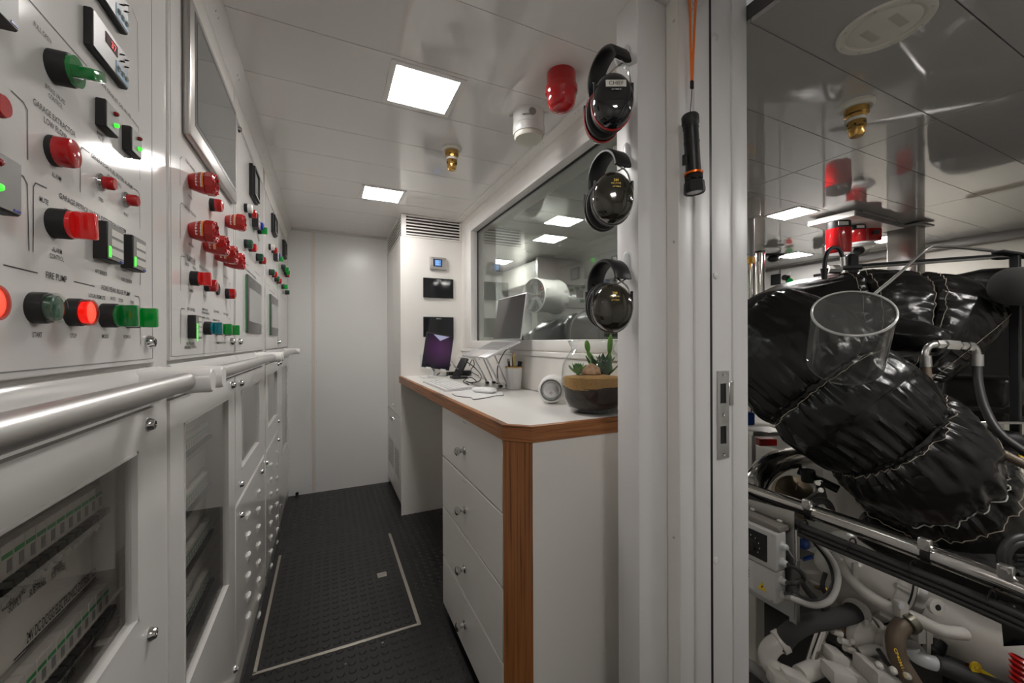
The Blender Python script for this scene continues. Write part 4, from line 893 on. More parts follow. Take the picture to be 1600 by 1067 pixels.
mc = on(757, 614.5)+V((0, 0, .0036)); mx_, my_ = V((.55, -.83, 0)).normalized(), V((.83, .55, 0)).normalized()
mb = MB(); n = 28
def mring(s, z): return [mb.bm.verts.new(mc+mx_*(.056*s*math.copysign(abs(math.cos(t))**.7, math.cos(t)))+my_*(.029*s*math.copysign(abs(math.sin(t))**.7, math.sin(t)))+V((0, 0, z))) for t in [2*PI*i/n for i in range(n)]]
prev = None
for s, z in ((.86, .0), (.97, .004), (1, .0085)):
    cur = mring(s, z)
    if prev:
        for i in range(n): mb.bm.faces.new((prev[i], prev[(i+1) % n], cur[(i+1) % n], cur[i]))
    prev = cur
mb.build('silver_base', SILVER, mo)
mb = MB(); prev = None
for s, z in ((1.0, .0085), (.98, .012), (.9, .0165), (.72, .0198), (.45, .0215), (.15, .022)):
    cur = mring(s, z)
    if prev:
        for i in range(n): mb.bm.faces.new((prev[i], prev[(i+1) % n], cur[(i+1) % n], cur[i]))
    prev = cur
mb.bm.faces.new(prev); mb.build('top_shell', KEYM, mo)
# laptop stand and laptop : hinge edge runs along Y, lid parallel to the window
HN, HF, HXX, HZ = 1.525, 1.835, .752, 1.103
fx, fz = .592, 1.034
sl = V((HXX-fx, 0, HZ-fz)); sl.normalize(); nl = V((-sl.z, 0, sl.x))
ls = thing('laptop_stand', (.74, 1.70, ZD), 'folding grey laptop riser with jointed legs', 'stand')
MB().box((.665, 1.66, ZD), (.80, 1.93, ZD+.004), .0015).build('foot_plate', STEEL, ls)
for yy in (1.70, 1.87):
    A_, Bm, C_ = V((.735, yy, ZD+.010)), V((.655, yy, 1.035)), V((.770, yy, ZD+.010))
    MB().obox((A_+Bm)/2, (Bm-A_), V((0, 1, 0)), (Bm-A_).cross(V((0, 1, 0))), (Bm-A_).length, .016, .006, .0015).build('leg', SILVER, ls)
    D_ = V((.700, yy+.012, 1.056)); MB().obox((C_+D_)/2, (D_-C_), V((0, 1, 0)), (D_-C_).cross(V((0, 1, 0))), (D_-C_).length, .007, .006, .0015).build('leg', SILVER, ls)
    for q in (A_, Bm, C_, D_): MB().cyl(q-V((0, .011, 0)), q+V((0, .011, 0)), .0065, n=14).build('hinge_pin', BLACKS, ls)
c_ = V(((fx+HXX)/2, (HN+HF)/2, (fz+HZ)/2))-nl*.012
for yy in (1.70, 1.87): MB().obox(V((c_.x, yy, c_.z)), sl, V((0, 1, 0)), nl, .19, .03, .004, .001).build('tray_bar', SILVER, ls)
for yy in (1.62, 1.76): MB().obox(V((fx+.004, yy, fz-.004)), sl, V((0, 1, 0)), nl, .006, .018, .018, .001).build('stop_lip', SILVER, ls)
lp_ = thing('laptop', (.70, 1.62, 1.03), 'open silver laptop raised on the stand in front of the window', 'laptop')
Ld = (HXX-fx)/sl.x; cb = V(((fx+HXX)/2, (HN+HF)/2, (fz+HZ)/2))-nl*.004
bs = MB().obox(cb, sl, V((0, 1, 0)), nl, Ld, HF-HN, .010, .003, 2).build('base', SILVER, lp_)
mb = MB()
for r_ in range(5):
    for q in range(13): mb.obox(cb+nl*.0056+sl*(-.006+.0168*r_)+V((0, -.118+.0197*q, 0)), sl, V((0, 1, 0)), nl, .0135, .0165, .0012)
mb.build('keys', mat('laptop_keys', (.30, .29, .29), .5), bs, smooth=False)
MB().obox(cb+nl*.0053+sl*-.054, sl, V((0, 1, 0)), nl, .062, .11, .0006).build('trackpad', mat('trackpad', (.56, .53, .52), .35), bs, smooth=False)
sd = V((.030, 0, .2)).normalized(); sn = V((-sd.z, 0, sd.x)); ch = V((HXX+.003, (HN+HF)/2, HZ+.004))
lid = MB().obox(ch+sd*.104, V((0, 1, 0)), sd, sn, HF-HN, .206, .006, .002, 2).build('lid', SILVER, lp_)
MB().obox(ch+sd*.104+sn*.0033, V((0, 1, 0)), sd, sn, HF-HN-.008, .196, .001).build('screen', mat('laptop_screen', (.014, .013, .014), .07, spec=.8), lid, smooth=False)
# phone dock, charger and cables between tablet and laptop
pd_ = thing('phone_dock', on(722, 592), 'black angled phone dock beside the tablet', 'dock')
q = on(716, 592)
MB().obox(q+V((.01, .02, .006)), V((1, 0, 0)), V((0, 1, 0)), V((0, 0, 1)), .09, .08, .012, .004, 2).build('foot', BLACK, pd_)
e1 = V((.55, .1, 1)).normalized(); e2 = V((-.35, 1, 0)).normalized(); MB().obox(q+V((.02, .02, .062)), e1, e2, e1.cross(e2), .13, .068, .016, .006, 2).build('cradle', BLACKS, pd_)
ch_ = thing('power_adapter', on(742, 587), 'black power adapter lying among cables behind the dock', 'adapter')
q = on(740, 588); MB().obox(q+V((0, .05, .018)), V((1, .2, 0)), V((-.2, 1, 0)), V((0, 0, 1)), .09, .07, .034, .008, 2).build('brick', BLACK, ch_); MB().tube([q+V((-.04, .04, .02)), q+V((-.10, .02, .006)), q+V((-.14, .09, .006))], .004, 6, samples=12).build('lead', BLACK, ch_)
ch2 = thing('usb_hub', on(703, 585), 'flat black hub lying just right of the tablet foot', 'hub'); q = on(706, 588); MB().obox(q+V((.03, .02, .014)), V((1, .1, 0)), V((-.1, 1, 0)), V((0, 0, 1)), .11, .05, .026, .005, 2).build('body', BLACK, ch2); MB().tube([q+V((.0, .0, .02)), q+V((-.05, -.03, .006)), q+V((-.09, .02, .006)), q+V((-.06, .06, .02))], .003, 6, samples=14).build('lead', BLACK, ch2)
def cable(pts, r, label, m_=BLACK, n=30, name='cable', grp='loose desk cables'): 
    o_ = MB().tube(pts, r, 7, samples=n).build(name, m_); root_mesh(o_); return tag(o_, label, 'cable', grp)
dz = V((0, 0, .004))
cable([PX(812, 535, .77), PX(790, 548, .785), PX(778, 572, .79), PX(778, 592, .79), PX(783, 602, .785), PX(781, 601, .77), PX(773, 597.5, .75)], .0026, 'black lead hanging in a curve behind the laptop toward the pen cup')
cable([W(730, 566, 2.0), W(742, 575, 2.0), on(752, 592)+dz*4, on(748, 597)+dz, on(735, 599)+dz, on(728, 597)+dz], .0028, 'black lead looping in front of the laptop stand')
cable([on(732, 602)+dz, on(724, 597)+dz, on(735, 593)+dz*3, on(744, 597)+dz, on(738, 601)+dz], .003, 'coiled black lead at the foot of the phone dock')
cable([W(676, 577, 2.25), on(681, 585)+dz*2, on(692, 588)+dz, on(699, 583)+dz*3, W(704, 570, 2.2)], .0028, 'black charging lead curling under the tablet')
cable([W(706, 565, 2.3), W(713, 575, 2.25), on(725, 584)+dz*5, on(735, 588)+dz*2], .0045, 'grey lead slanting from the tablet to the phone dock', GREYPL)
cable([W(733, 572, 2.1), W(738, 562, 2.1), W(741, 570, 2.1), W(736, 580, 2.1), on(748, 590)+dz*2], .0024, 'thin wire loop standing up behind the phone dock')
# pen cup
q = on(803, 607); pc = thing('pen_cup', q, 'white ribbed pen cup with bamboo rim', 'pen cup')
hc = .098; mb = MB(); n = 72; rr = []
for (r_, z_, fl_) in ((.034, 0, 1), (.035, .003, 1), (.0405, hc, 1)):
    rr.append([mb.bm.verts.new(q+V((math.cos(2*PI*i/n), math.sin(2*PI*i/n), 0))*(r_-(.0007 if (i//2) % 2 else 0))+V((0, 0, z_))) for i in range(n)])
for a, b in zip(rr, rr[1:]):
    for i in range(n): mb.bm.faces.new((a[i], a[(i+1) % n], b[(i+1) % n], b[i]))
mb.bm.faces.new(rr[0][::-1]); mb.build('cup', PCUP, pc, ang=15)
MB().lathe([(.034, hc-.004), (.0412, hc-.002), (.0412, hc+.004), (.034, hc+.004), (.032, hc-.004)], q, (0, 0, 1), 36).build('bamboo_rim', LWOOD, pc)
MB().lathe([(.029, .004), (.0325, hc-.002)], q, (0, 0, 1), 36).build('lining', PCUP, pc)
def pen(name, dx, dy, L_, r, m_, label, tip=None, lean=(.1, 0)):
    a = q+V((dx*.5, dy*.5, .010)); d = V((dx*.5/.09+lean[0]*.1, dy*.5/.09+lean[1]*.1, 1)).normalized(); b = a+d*L_
    t_ = thing(name, a, label, 'pencil' if name == 'pencil' else 'pen'); MB().cyl(a, b, r, n=6 if name == 'pencil' else 14).build('barrel', m_, t_)
    if tip: MB().cyl(b, b+d*.010, r*1.05, n=12).build('cap_end', tip, t_)
    return t_
pen('pencil', -.006, -.008, .145, .0042, YELLOW, 'yellow pencil with pink eraser standing in the cup', mat('eraser', (.75, .3, .22), .6))
pen('marker_pen', -.024, .0, .118, .0055, BLACK, 'black pen leaning left in the cup', GREYPL); pen('marker_pen', .002, .012, .128, .006, BLACKS, 'black pen behind the pencil in the cup', GREYPL); pen('marker_pen', .024, -.006, .106, .009, BLACK, 'stubby black marker at the right side of the cup', BLACKS)
# speaker
q = on(862, 634); ctr = W(861, 610, .0+(q-CAM).dot(FWD)+.02); ax = V((CAM.x-ctr.x-.12, CAM.y-ctr.y, 0)).normalized(); rs_ = .0405; ctr.z = ZD+rs_*1.17+.002
spk = thing('portable_speaker', (ctr.x, ctr.y, ZD), 'white barrel-shaped portable speaker on the desk', 'speaker')
MB().lathe([(0.00000, -0.15795), (0.03042, -0.15678), (0.03861, -0.14625), (0.04563, -0.10530), (0.04738, -0.05850), (0.04563, -0.01404), (0.04212, -0.00234), (0.03802, 0.00000), (0.03627, -0.00468), (0.00000, -0.00702)], ctr, ax, 48).build('body', KEYM, spk)
MB().lathe([(0.03685, -0.00351), (0.03510, 0.00117), (0.03334, -0.00117), (0.03159, -0.00702)], ctr, ax, 48).build('grey_ring', GREYPL, spk)
MB().lathe([(0.03311, -0.00234), (0.03065, 0.00117), (0.02866, -0.00234), (0.00000, -0.00351)], ctr, ax, 48).build('surround', LGREY, spk)
dv = MB().lathe([(0.02632, -0.00351), (0.02515, 0.00059), (0.02106, 0.00293), (0.00000, 0.00409)], ctr, ax, 40).build('passive_cone', SILVER, spk)
uu = V((0, 0, 1)).cross(ax).normalized()
MB().prism([ctr+ax*.0046+uu*-.006+V((0, 0, .012)), ctr+ax*.0046+uu*.006+V((0, 0, .012)), ctr+ax*.0046+uu*.0015+V((0, 0, -.003)), ctr+ax*.0046+uu*-.0015+V((0, 0, -.003))], ax*.0006).build('logo_mark', LGREY, dv)
MB().tube([ctr+ax*.0048+uu*.0038*math.cos(i*PI/8)+V((0, 0, -.009+.0038*math.sin(i*PI/8))) for i in range(16)], .0009, 6, closed=True).build('logo_ring', GREYPL, dv)
MB().obox(V((ctr.x, ctr.y, ZD+.003))-ax*.07, ax, uu, V((0, 0, 1)), .06, .022, .006, .002).build('rubber_foot', RUBBER, spk)

# terrarium in a glass jar
jq = PZ(941, 646, ZD); rad = .092
tj = thing('terrarium_jar', jq, 'round glass terrarium jar with soil, sand, succulents and cactus at the desk end', 'terrarium')
jq = V((.742, 1.002, ZD)); OFF[tj.as_pointer()] = jq; tj.location = jq
KS = 1.10
prof = [(r*1.02, z*KS) for r, z in [(.052, 0), (.056, .003), (.062, .006), (.075, .016), (.088, .040), (.0935, .075), (.0935, .105), (.090, .130), (.082, .150), (.069, .166), (.063, .174), (.064, .179), (.0715, .192), (.0735, .196)]]
inn = [(r-.003, z) for r, z in prof[::-1]][:-1]+[(.050, .007), (0, .008)]
MB().lathe(prof, jq, (0, 0, 1), 56).build('jar_outer', JARGL, tj)
MB().lathe([(.0750, .2156), (.0765, .218), (.0750, .2205), (.0725, .219), (.072, .2156)], jq, (0, 0, 1), 56).build('jar_rim', JARGL, tj)
MB().lathe([(0, 0), (.052, 0)], jq, (0, 0, 1), 40).build('jar_base', JARGL, tj)
MB().lathe([(0, .010), (.050, .0105), (.072, .018), (.0850, .044), (.0910, .079), (0, .081)], jq, (0, 0, 1), 56).build('soil', SOIL, tj)
mb = MB(); n = 64; rows = [[mb.bm.verts.new(jq+V((.0915*math.cos(2*PI*i/n), .0897*math.sin(2*PI*i/n), .077+.005*math.sin(3*2*PI*i/n)+.003*random.random()))) for i in range(n)]]
for f_, hz in ((1, .103), (.9, .108), (.7, .110), (.4, .112)):
    rows.append([mb.bm.verts.new(jq+V((.0915*f_*math.cos(2*PI*i/n), .0915*f_*math.sin(2*PI*i/n), hz+.006*math.cos(2*PI*i/n+2.2)+.0022*random.random()))) for i in range(n)])
for a, b in zip(rows, rows[1:]):
    for i in range(n): mb.bm.faces.new((a[i], a[(i+1) % n], b[(i+1) % n], b[i]))
mb.bm.faces.new(rows[-1]); mb.build('sand', SANDM, tj)
vl = RT*-1; fw = V((-FWD.x, -FWD.y, 0))
def jp(r, f_, z): return jq+vl*r+fw*f_+V((0, 0, z*1.12))
# rock
mb = MB(); mb.ell(jp(.012, .042, .113), RT*.026, FWD*.018, V((0, 0, .020)), 14, 9)
for v in mb.bm.verts: v.co += v.normal*0+V((noise.noise(v.co*55), noise.noise(v.co*55+V((9, 0, 0))), noise.noise(v.co*55+V((0, 9, 0)))))*.009
mb.build('rock', ROCKM, tj, ang=12)
def leaf(base, d, L_, w, th, m_, parent, curl=0.25, name='leaf'):
    d = d.normalized(); side = d.cross(V((0, 0, 1))); side = side.normalized() if side.length > .05 else V((1, 0, 0)); nu_ = side.cross(d); mb = MB(); pv = None
    for i in range(7):
        t = i/6; p_ = base+d*L_*t+nu_*(curl*L_*t*t); wv = w*(math.sin(PI*(.18+.80*t))**.8)*(1 if t < .99 else .05); tv = th*(1-.6*t)
        cur = [mb.bm.verts.new(p_+side*wv*c_+nu_*tv*s_) for c_, s_ in ((1, .15), (.5, -.7), (0, -1), (-.5, -.7), (-1, .15), (0, .25))]
        if pv:
            for k_ in range(6): mb.bm.faces.new((pv[k_], pv[(k_+1) % 6], cur[(k_+1) % 6], cur[k_]))
        pv = cur
    mb.bm.faces.new(pv); return mb.build(name, m_, parent)
su = MB().ell(jp(.050, .030, .108), V((.006, 0, 0)), V((0, .006, 0)), V((0, 0, .008)), 10, 6).build('succulent', SUCC, tj, label='pale green rosette succulent')
for kk in range(15):
    a = kk*2.4; el = .25+.95*(kk/15); dd = (RT*math.cos(a)+FWD*math.sin(a))*math.cos(el)+V((0, 0, math.sin(el)))
    leaf(jp(.050, .030, .108), dd, .040-.010*kk/15, .0095, .004, SUCC, su)
al = MB().ell(jp(-.026, .0, .104), V((.008, 0, 0)), V((0, .008, 0)), V((0, 0, .01)), 10, 6).build('aloe', SUCD, tj, label='dark spotted aloe clump')
for kk in range(16):
    a = random.uniform(-.4, PI+.4); el = random.uniform(.5, 1.15); dd = (RT*math.cos(a)*.8+FWD*math.sin(a)*-.5)*math.cos(el)+V((0, 0, math.sin(el)))
    o_ = leaf(jp(-.026-random.uniform(-.018, .03), random.uniform(-.01, .03), .104), dd, random.uniform(.05, .075), .0105, .006, SUCD, al, .1)
for kk in range(70):
    a = random.uniform(0, 2*PI); MB().ell(jp(-.03+random.uniform(-.045, .03), random.uniform(.02, .05), .112+random.uniform(0, .045)), V((.001, 0, 0)), V((0, .001, 0)), V((0, 0, .001)), 5, 3).build('white_speck', PAPER, al) if kk < 40 else None
for bx_, pts_ in ((0, ((.004, .012, .118), (.003, .012, .142), (.016, .012, .165), (.020, .012, .195))), (1, ((-.052, .0, .12), (-.052, .0, .16), (-.056, 0, .21)))):
    ca = MB().ell(jp(*pts_[0]), RT*.010, FWD*.005, V((0, 0, .014)), 14, 8).build('cactus', CACT, tj)
    for pa, pb in zip(pts_, pts_[1:]):
        A_, B_ = jp(*pa), jp(*pb); d = (B_-A_)/2; MB().ell((A_+B_)/2, RT*.0085, FWD*.004, d*1.15, 14, 10).build('cactus_pad', CACT, ca)
lq = W(905, 557, (jq-CAM).dot(FWD)-.092)
text('GOSS', jq+(V((CAM.x-jq.x-.55, CAM.y-jq.y+.1, 0)).normalized())*.0942+V((0, 0, .132)), V((0, 0, 1)).cross(V((CAM.x-jq.x-.55, CAM.y-jq.y+.1, 0)).normalized()), (0, 0, 1), .006, .022, GREYPR, tj)

# ================================================================== EAR DEFENDERS AND TORCH ON THE POST
def hook(px, py, x, label, axis='x', s=1.):
    if axis == 'x':
        q = PX(px, py, x); o_ = V((-1, 0, 0)); e = V((0, 1, 0))
    else:
        q = PY(px, py, x); o_ = V((0, -1, 0)); e = V((1, 0, 0))
    t_ = thing('adhesive_hook', q, label, 'hook', 'grey plastic hooks'); up = V((0, 0, 1))
    MB().ell(q+o_*.002-up*.012*s, e*.013*s, o_*.004, up*.030*s, 20, 12).build('back_plate', LGREY, t_)
    pts_ = [q+o_*.004+up*-.020*s, q+o_*.020*s+up*-.030*s, q+o_*.032*s+up*-.018*s, q+o_*.036*s+up*.002*s]
    MB().tube(pts_, [.010*s, .009*s, .007*s, .004*s], 10, samples=12).build('prong', LGREY, t_); return q
def earmuff(N, F, topz, label, shell, ringm, cw, chh, texts, BN, BF, grp='ear defenders hanging on the post'):
    t_ = thing('ear_defenders', V(((N.x+F.x)/2, (N.y+F.y)/2, min(N.z, F.z)-.06)), label, 'ear defenders', grp)
    up = V((0, 0, 1))
    ax_ = (N-F); ax_.z = 0; ax_.normalize(); sd_ = up.cross(ax_).normalized(); half = (N-F).length/2
    bax = BN-BF; bax.z = 0; bh = bax.length/2; bax.normalize(); bsd = up.cross(bax).normalized()
    for C_, sg in ((N, 1), (F, -1)):
        a_ = (ax_*sg*.96+up*(.10)+sd_*(.0)).normalized(); uu_ = (sd_-a_*sd_.dot(a_)).normalized(); vv_ = a_.cross(uu_)
        if vv_.z < 0: vv_ = -vv_
        def ringpt(r, h_):
            return [C_+uu_*math.cos(2*PI*i/32)*cw*r+vv_*math.sin(2*PI*i/32)*chh*r+a_*h_ for i in range(32)]
        def loft(profile, name, m_, cap=False, par=t_):
            mb = MB(); pv = None
            for r, h_ in profile:
                cur = [mb.bm.verts.new(p_) for p_ in ringpt(r, h_)]
                if pv:
                    for i in range(32): mb.bm.faces.new((pv[i], pv[(i+1) % 32], cur[(i+1) % 32], cur[i]))
                pv = cur
            if cap: mb.bm.faces.new(pv)
            return mb.build(name, m_, par)
        cp = loft([(1.0, -.014), (1.02, -.008), (1.0, .002), (.95, .011), (.84, .018), (.62, .0225), (.3, .025), (.05, .0255)], 'cup_shell', shell, True)
        loft([(1.0, -.0155), (1.045, -.0155), (1.045, -.0105), (1.0, -.0105)], 'rim_ring', ringm, par=cp)
        loft([(.94, -.0155), (.99, -.021), (.97, -.030), (.86, -.034), (.62, -.032), (.55, -.020)], 'ear_cushion', BLACKS)
        if sg == 1:
            for s_, dz_, hh_, ww_, m_, plate in texts:
                pz = C_+up*dz_; rel = dz_/chh; hh0 = .0266 if abs(rel) < .25 else (.0262 if plate else .0245)
                cpos = C_+vv_*dz_+a_*hh0
                if plate: MB().obox(cpos-a_*.0004, uu_, vv_, a_, plate[0], plate[1], .0022).build('name_label', PAPER, cp, smooth=False)
                ex_ = vv_.cross(a_); text(s_, cpos+a_*(.0010 if plate else .0008), ex_, vv_, hh_, ww_, m_, cp)
        # wire yoke
        for w_ in (-1, 1):
            piv = C_+uu_*w_*cw*.92*(-1)+up*.004+a_*.004
            topp = (BN if sg > 0 else BF).copy(); topp.z = topz-.045; topp = topp+bsd*w_*.013-bax*sg*.006
            mid = topp.lerp(piv, .45)+uu_*w_*(-.010)+a_*.006
            MB().tube([topp, topp.lerp(mid, .55)+a_*.008, mid, piv], .0019, 6, samples=14).build('wire', CHROME, t_)
            MB().obox(piv+up*.010, up, a_, uu_, .040, .005, .006, .0015).build('slider', BLACK, t_)
    # padded headband: ribbon over the hook
    mb = MB(); n = 22; pv = None; mid_ = V(((BN.x+BF.x)/2, (BN.y+BF.y)/2, 0))
    for i in range(n+1):
        t = PI*(.04+1.14*i/n); p_ = mid_+bax*(bh*math.cos(t))+up*(topz-.052+.052*math.sin(t)*(1 if t < PI/2 or math.sin(t) > 0 else 1.6)); nrm = (bax*math.cos(t)+up*math.sin(t)).normalized()
        cur = [mb.bm.verts.new(p_+bsd*.022*c_+nrm*.0050*s_) for c_, s_ in ((1, -.4), (1, .4), (.8, 1), (-.8, 1), (-1, .4), (-1, -.4), (-.8, -1), (.8, -1))]
        if pv:
            for k_ in range(8): mb.bm.faces.new((pv[k_], pv[(k_+1) % 8], cur[(k_+1) % 8], cur[k_]))
        else: mb.bm.faces.new(cur[::-1])
        pv = cur
    mb.bm.faces.new(pv); mb.build('headband', BLACK, t_); return t_
hook(979, 82, .66, 'top grey adhesive hook on the post'); hook(979, 235, .66, 'middle grey adhesive hook on the post'); hook(979, 405, .66, 'bottom grey adhesive hook on the post')
REDRUB = mat('red_rubber', (.55, .03, .03), .4); GRYR = mat('grey_rim', (.10, .10, .09), .3)
def muffpts(px, py, z1, px2, py2, z2): return W(px, py, z1), W(px2, py2, z2)
N, F = muffpts(958, 157, .845, 940, 186, .955); earmuff(N, F, W(957, 78, .90).z, 'topmost ear defenders with red rings and a CHIEF label', BLKG, REDRUB, .043, .0575, [('CHIEF', .018, .0085, .030, PRINT, (.042, .0145)), ('OPTIME III', .004, .0035, .020, LGREY, None)], W(974, 100, .865), W(930, 110, .955))
N, F = muffpts(958, 309, .845, 940, 326, .945); earmuff(N, F, W(957, 238, .90).z, 'middle olive black ear defenders on the post', OLIVE, GRYR, .043, .0545, [('3M', .026, .006, .010, YELLOW, None), ('PELTOR', .019, .0035, .020, YELLOW, None), ('OPTIME II', .011, .0028, .016, YELLOW, None)], W(974, 262, .865), W(930, 270, .955))
N, F = muffpts(957, 481, .845, 943, 478, .945); earmuff(N, F, W(957, 408, .90).z, 'lowest olive black ear defenders just above the terrarium jar', OLIVE, GRYR, .043, .0515, [('3M', .026, .006, .010, YELLOW, None), ('PELTOR', .019, .0035, .020, YELLOW, None), ('OPTIME II', .011, .0028, .016, YELLOW, None)], W(974, 432, .865), W(930, 440, .955))
# torch
hook(1082, -8, YJ, 'hook on the door frame holding the torch strap', 'y', .9)
tz = .645; T0, T1 = PY(1078, 180, tz), PY(1083, 303, tz); d = (T1-T0); Lt = d.length; d.normalize()
T1 = T1+V((0, -.004, 0)); d = (T1-T0).normalized(); Lt = (T1-T0).length
tor = thing('torch', T1, 'black torch with orange band hanging from an orange strap on the door frame', 'torch')
MB().lathe([(0, 0), (.0155, .0), (.0185, .004), (.0185, .020), (.017, .024), (.016, .026)], T0, d, 28).build('tail_cap', BLACKS, tor)
MB().lathe([(.016, .024), (.0163, .06), (.0160, .105), (.0165, Lt*.74)], T0, d, 28).build('barrel', BLACK, tor)
for f_ in (.16, .34): MB().lathe([(.0168, Lt*f_), (.0172, Lt*f_+.002), (.0168, Lt*f_+.004)], T0, d, 28).build('groove_ring', BLACKS, tor)
MB().lathe([(.0172, Lt*.735), (.0202, Lt*.74), (.0202, Lt*.765), (.0178, Lt*.77)], T0, d, 28).build('orange_band', mat('orange_anodised', (.75, .14, .01), .3, .6), tor)
for j in range(4): MB().lathe([(.0172, Lt*(.775+.014*j)), (.0192, Lt*(.779+.014*j)), (.0192, Lt*(.785+.014*j)), (.0172, Lt*(.788+.014*j))], T0, d, 28).build('cooling_fin', BLACKS, tor)
MB().lathe([(.0175, Lt*.835), (.0215, Lt*.86), (.0232, Lt*.97), (.0222, Lt), (.0175, Lt), (.0165, Lt*.985)], T0, d, 10).build('head', BLACK, tor, ang=20)
MB().lathe([(0, Lt*.985), (.0170, Lt*.988)], T0, d, 24).build('lens', mat('torch_lens', (.75, .75, .74), .1, coat=.5), tor)
MB().box((T0.x-.020, T0.y-.006, T0.z-Lt*.66), (T0.x-.0145, T0.y+.006, T0.z-Lt*.52), .002).build('switch', BLACKS, tor)
sa = PY(1081, 138, tz+.006)
MB().tube([T0, T0.lerp(sa, .5)+V((.001, 0, 0)), sa], .0009, 6).build('cord', BLACK, tor)
MB().obox(sa+V((0, 0, .008)), V((0, 0, 1)), V((1, 0, 0)), V((0, 1, 0)), .019, .0085, .005, .001).build('strap_clip', BLACK, tor)
s0, s1_, s2_ = sa+V((0, 0, .014)), PY(1078, -2, YJ-.028), PY(1087, -2, YJ-.030)
for e_, off in ((s1_, -.002), (s2_, .002)): MB().obox((s0+e_)/2+V((off, off*.3, .012)), (e_-s0), V((1, .1, 0)), (e_-s0).cross(V((1, .1, 0))), (e_-s0).length+.024, .0072, .0012).build('strap', ORANGE, tor, smooth=False)

# ================================================================== ENGINE ROOM
def Wp(*pts): return [W(*p) for p in pts]
# ---- lagged exhaust pipe
ex = thing('lagged_exhaust_pipe', W(1420, 820, 1.5), 'fat black quilted lagging on the exhaust pipe running down to the right', 'exhaust pipe')
main = Wp((1185, 515, 1.78), (1240, 560, 1.64), (1292, 610, 1.54), (1340, 648, 1.47), (1381, 680, 1.42), (1424, 720, 1.42), (1462, 766, 1.50), (1506, 826, 1.66), (1540, 900, 1.88))
def stitches(ring, off, par, m_=THREAD, r=.0012, ax=None, name='stitching'):
    c = sum(ring, V((0, 0, 0)))/len(ring); pts_ = []
    for i, p_ in enumerate(ring):
        d_ = (p_-c).normalized(); pts_.append(p_+d_*(off+.002*noise.noise(p_*40))+(ax*(.006*noise.noise(p_*23)) if ax else V((0, 0, 0))))
    MB().tube(pts_, r, 4, closed=True).build(name, m_, par)
nm = len(main)-1
def tang(i): return (main[min(nm, i+1)]-main[max(0, i-1)]).normalized()
for (a, b, rad_, sd_, pk_) in ((0, 2, (.225, .258, .252), 1, .008), (2, 4, (.248, .242, .222), 2, .008), (4, 5.3, (.222, .232, .226), 3, .009), (5.3, 8, (.230, .228, .215), 4, .009)):
    mb = pillow(None, rad_, 64, 160, .885, pk_*1.7, .075, sd_, wr=.004, k0=34, full=main, span=(a/nm+.0015, b/nm-.0015), fold=.024, caps=(a == 0, b == 8), sh=.26); rg = mb.rings
    o = mb.build('lagging_jacket', LEATH, ex, ang=80)
    if a in (2, 4): stitches(rg[2], .004, ex, ax=tang(int(a)))
    if b == 5.3: stitches(rg[-2], .008, ex, PAPER, .0022, tang(6))
    if a == 5.3: stitches(rg[6], .005, ex, THREAD, .0016, tang(6))
for i_ in (2, 4):
    d_ = tang(i_); rr_ = (.222, 0, .197, 0, .2)[i_-2]; mb = pillow([main[i_]-d_*.010, main[i_], main[i_]+d_*.010], (rr_, rr_, rr_), 8, 160, .99, .004, .05, i_+9, caps=(False, False), wr=.003, k0=44); mb.build('gathered_collar', LEATH, ex, ang=80)
mb = pillow(Wp((1345, 822, 1.56), (1420, 850, 1.48), (1500, 878, 1.42), (1610, 905, 1.34)), (.07, .115, .125, .12), 50, 90, .85, .006, .05, 17, wr=.006, k0=20, fold=.01); mb.build('lower_jacket', LEATH, ex, ang=80)
# ---- large lagged turbo body behind
tu = thing('lagged_turbocharger', W(1400, 620, 1.95), 'broad black quilted jacket behind the clear cover', 'lagging')
tp = Wp((1130, 545, 2.35), (1230, 518, 2.16), (1330, 512, 2.05), (1412, 520, 1.97), (1470, 535, 1.90), (1512, 556, 1.84))
for (a, b, rad_, sd_) in ((0, 2, (.18, .25, .29), 11), (2, 3, (.29, .30), 12), (3, 5, (.30, .295, .215), 13)):
    mb = pillow(None, rad_, 56, 160, .93, .014, .07, sd_, wr=.005, k0=36, full=tp, span=(a/5+.001, b/5-.001), fold=.026, caps=(a == 0, b == 5), sh=.22); rg = mb.rings; mb.build('lagging_jacket', LEATH, tu, ang=80)
    stitches(rg[5], .003, tu); stitches(rg[-6], .003, tu)
mb = pillow(Wp((1400, 528, 1.70), (1440, 530, 1.62), (1478, 536, 1.56)), (.085, .075, .055), 30, 60, .8, .008, .05, 21, wr=.006, k0=14); mb.build('small_jacket', LEATH, tu, ang=80)
# rear jackets reaching to what the window shows
tr_ = thing('lagged_exhaust_manifold', W(930, 600, 2.8), 'black quilted lagging on the engine seen low through the window', 'lagging')
rp_ = Wp((790, 570, 3.45), (855, 552, 3.10), (915, 540, 2.85), (985, 532, 2.62), (1060, 530, 2.45))
for (a, b, rad_, sd_) in ((0, 1, (.19, .21), 31), (1, 2, (.24, .25), 32), (2, 4, (.25, .27, .25), 33)):
    pth = rp_[a:b+1]
    if len(pth) == 2: pth = [pth[0], (pth[0]+pth[1])/2, pth[1]]
    mb = pillow(pth, rad_, 36, 90, .88, .012, .07, sd_, wr=.006, k0=22); rg = mb.rings; mb.build('lagging_jacket', LEATH, tr_, ang=80); stitches(rg[2], .003, tr_)
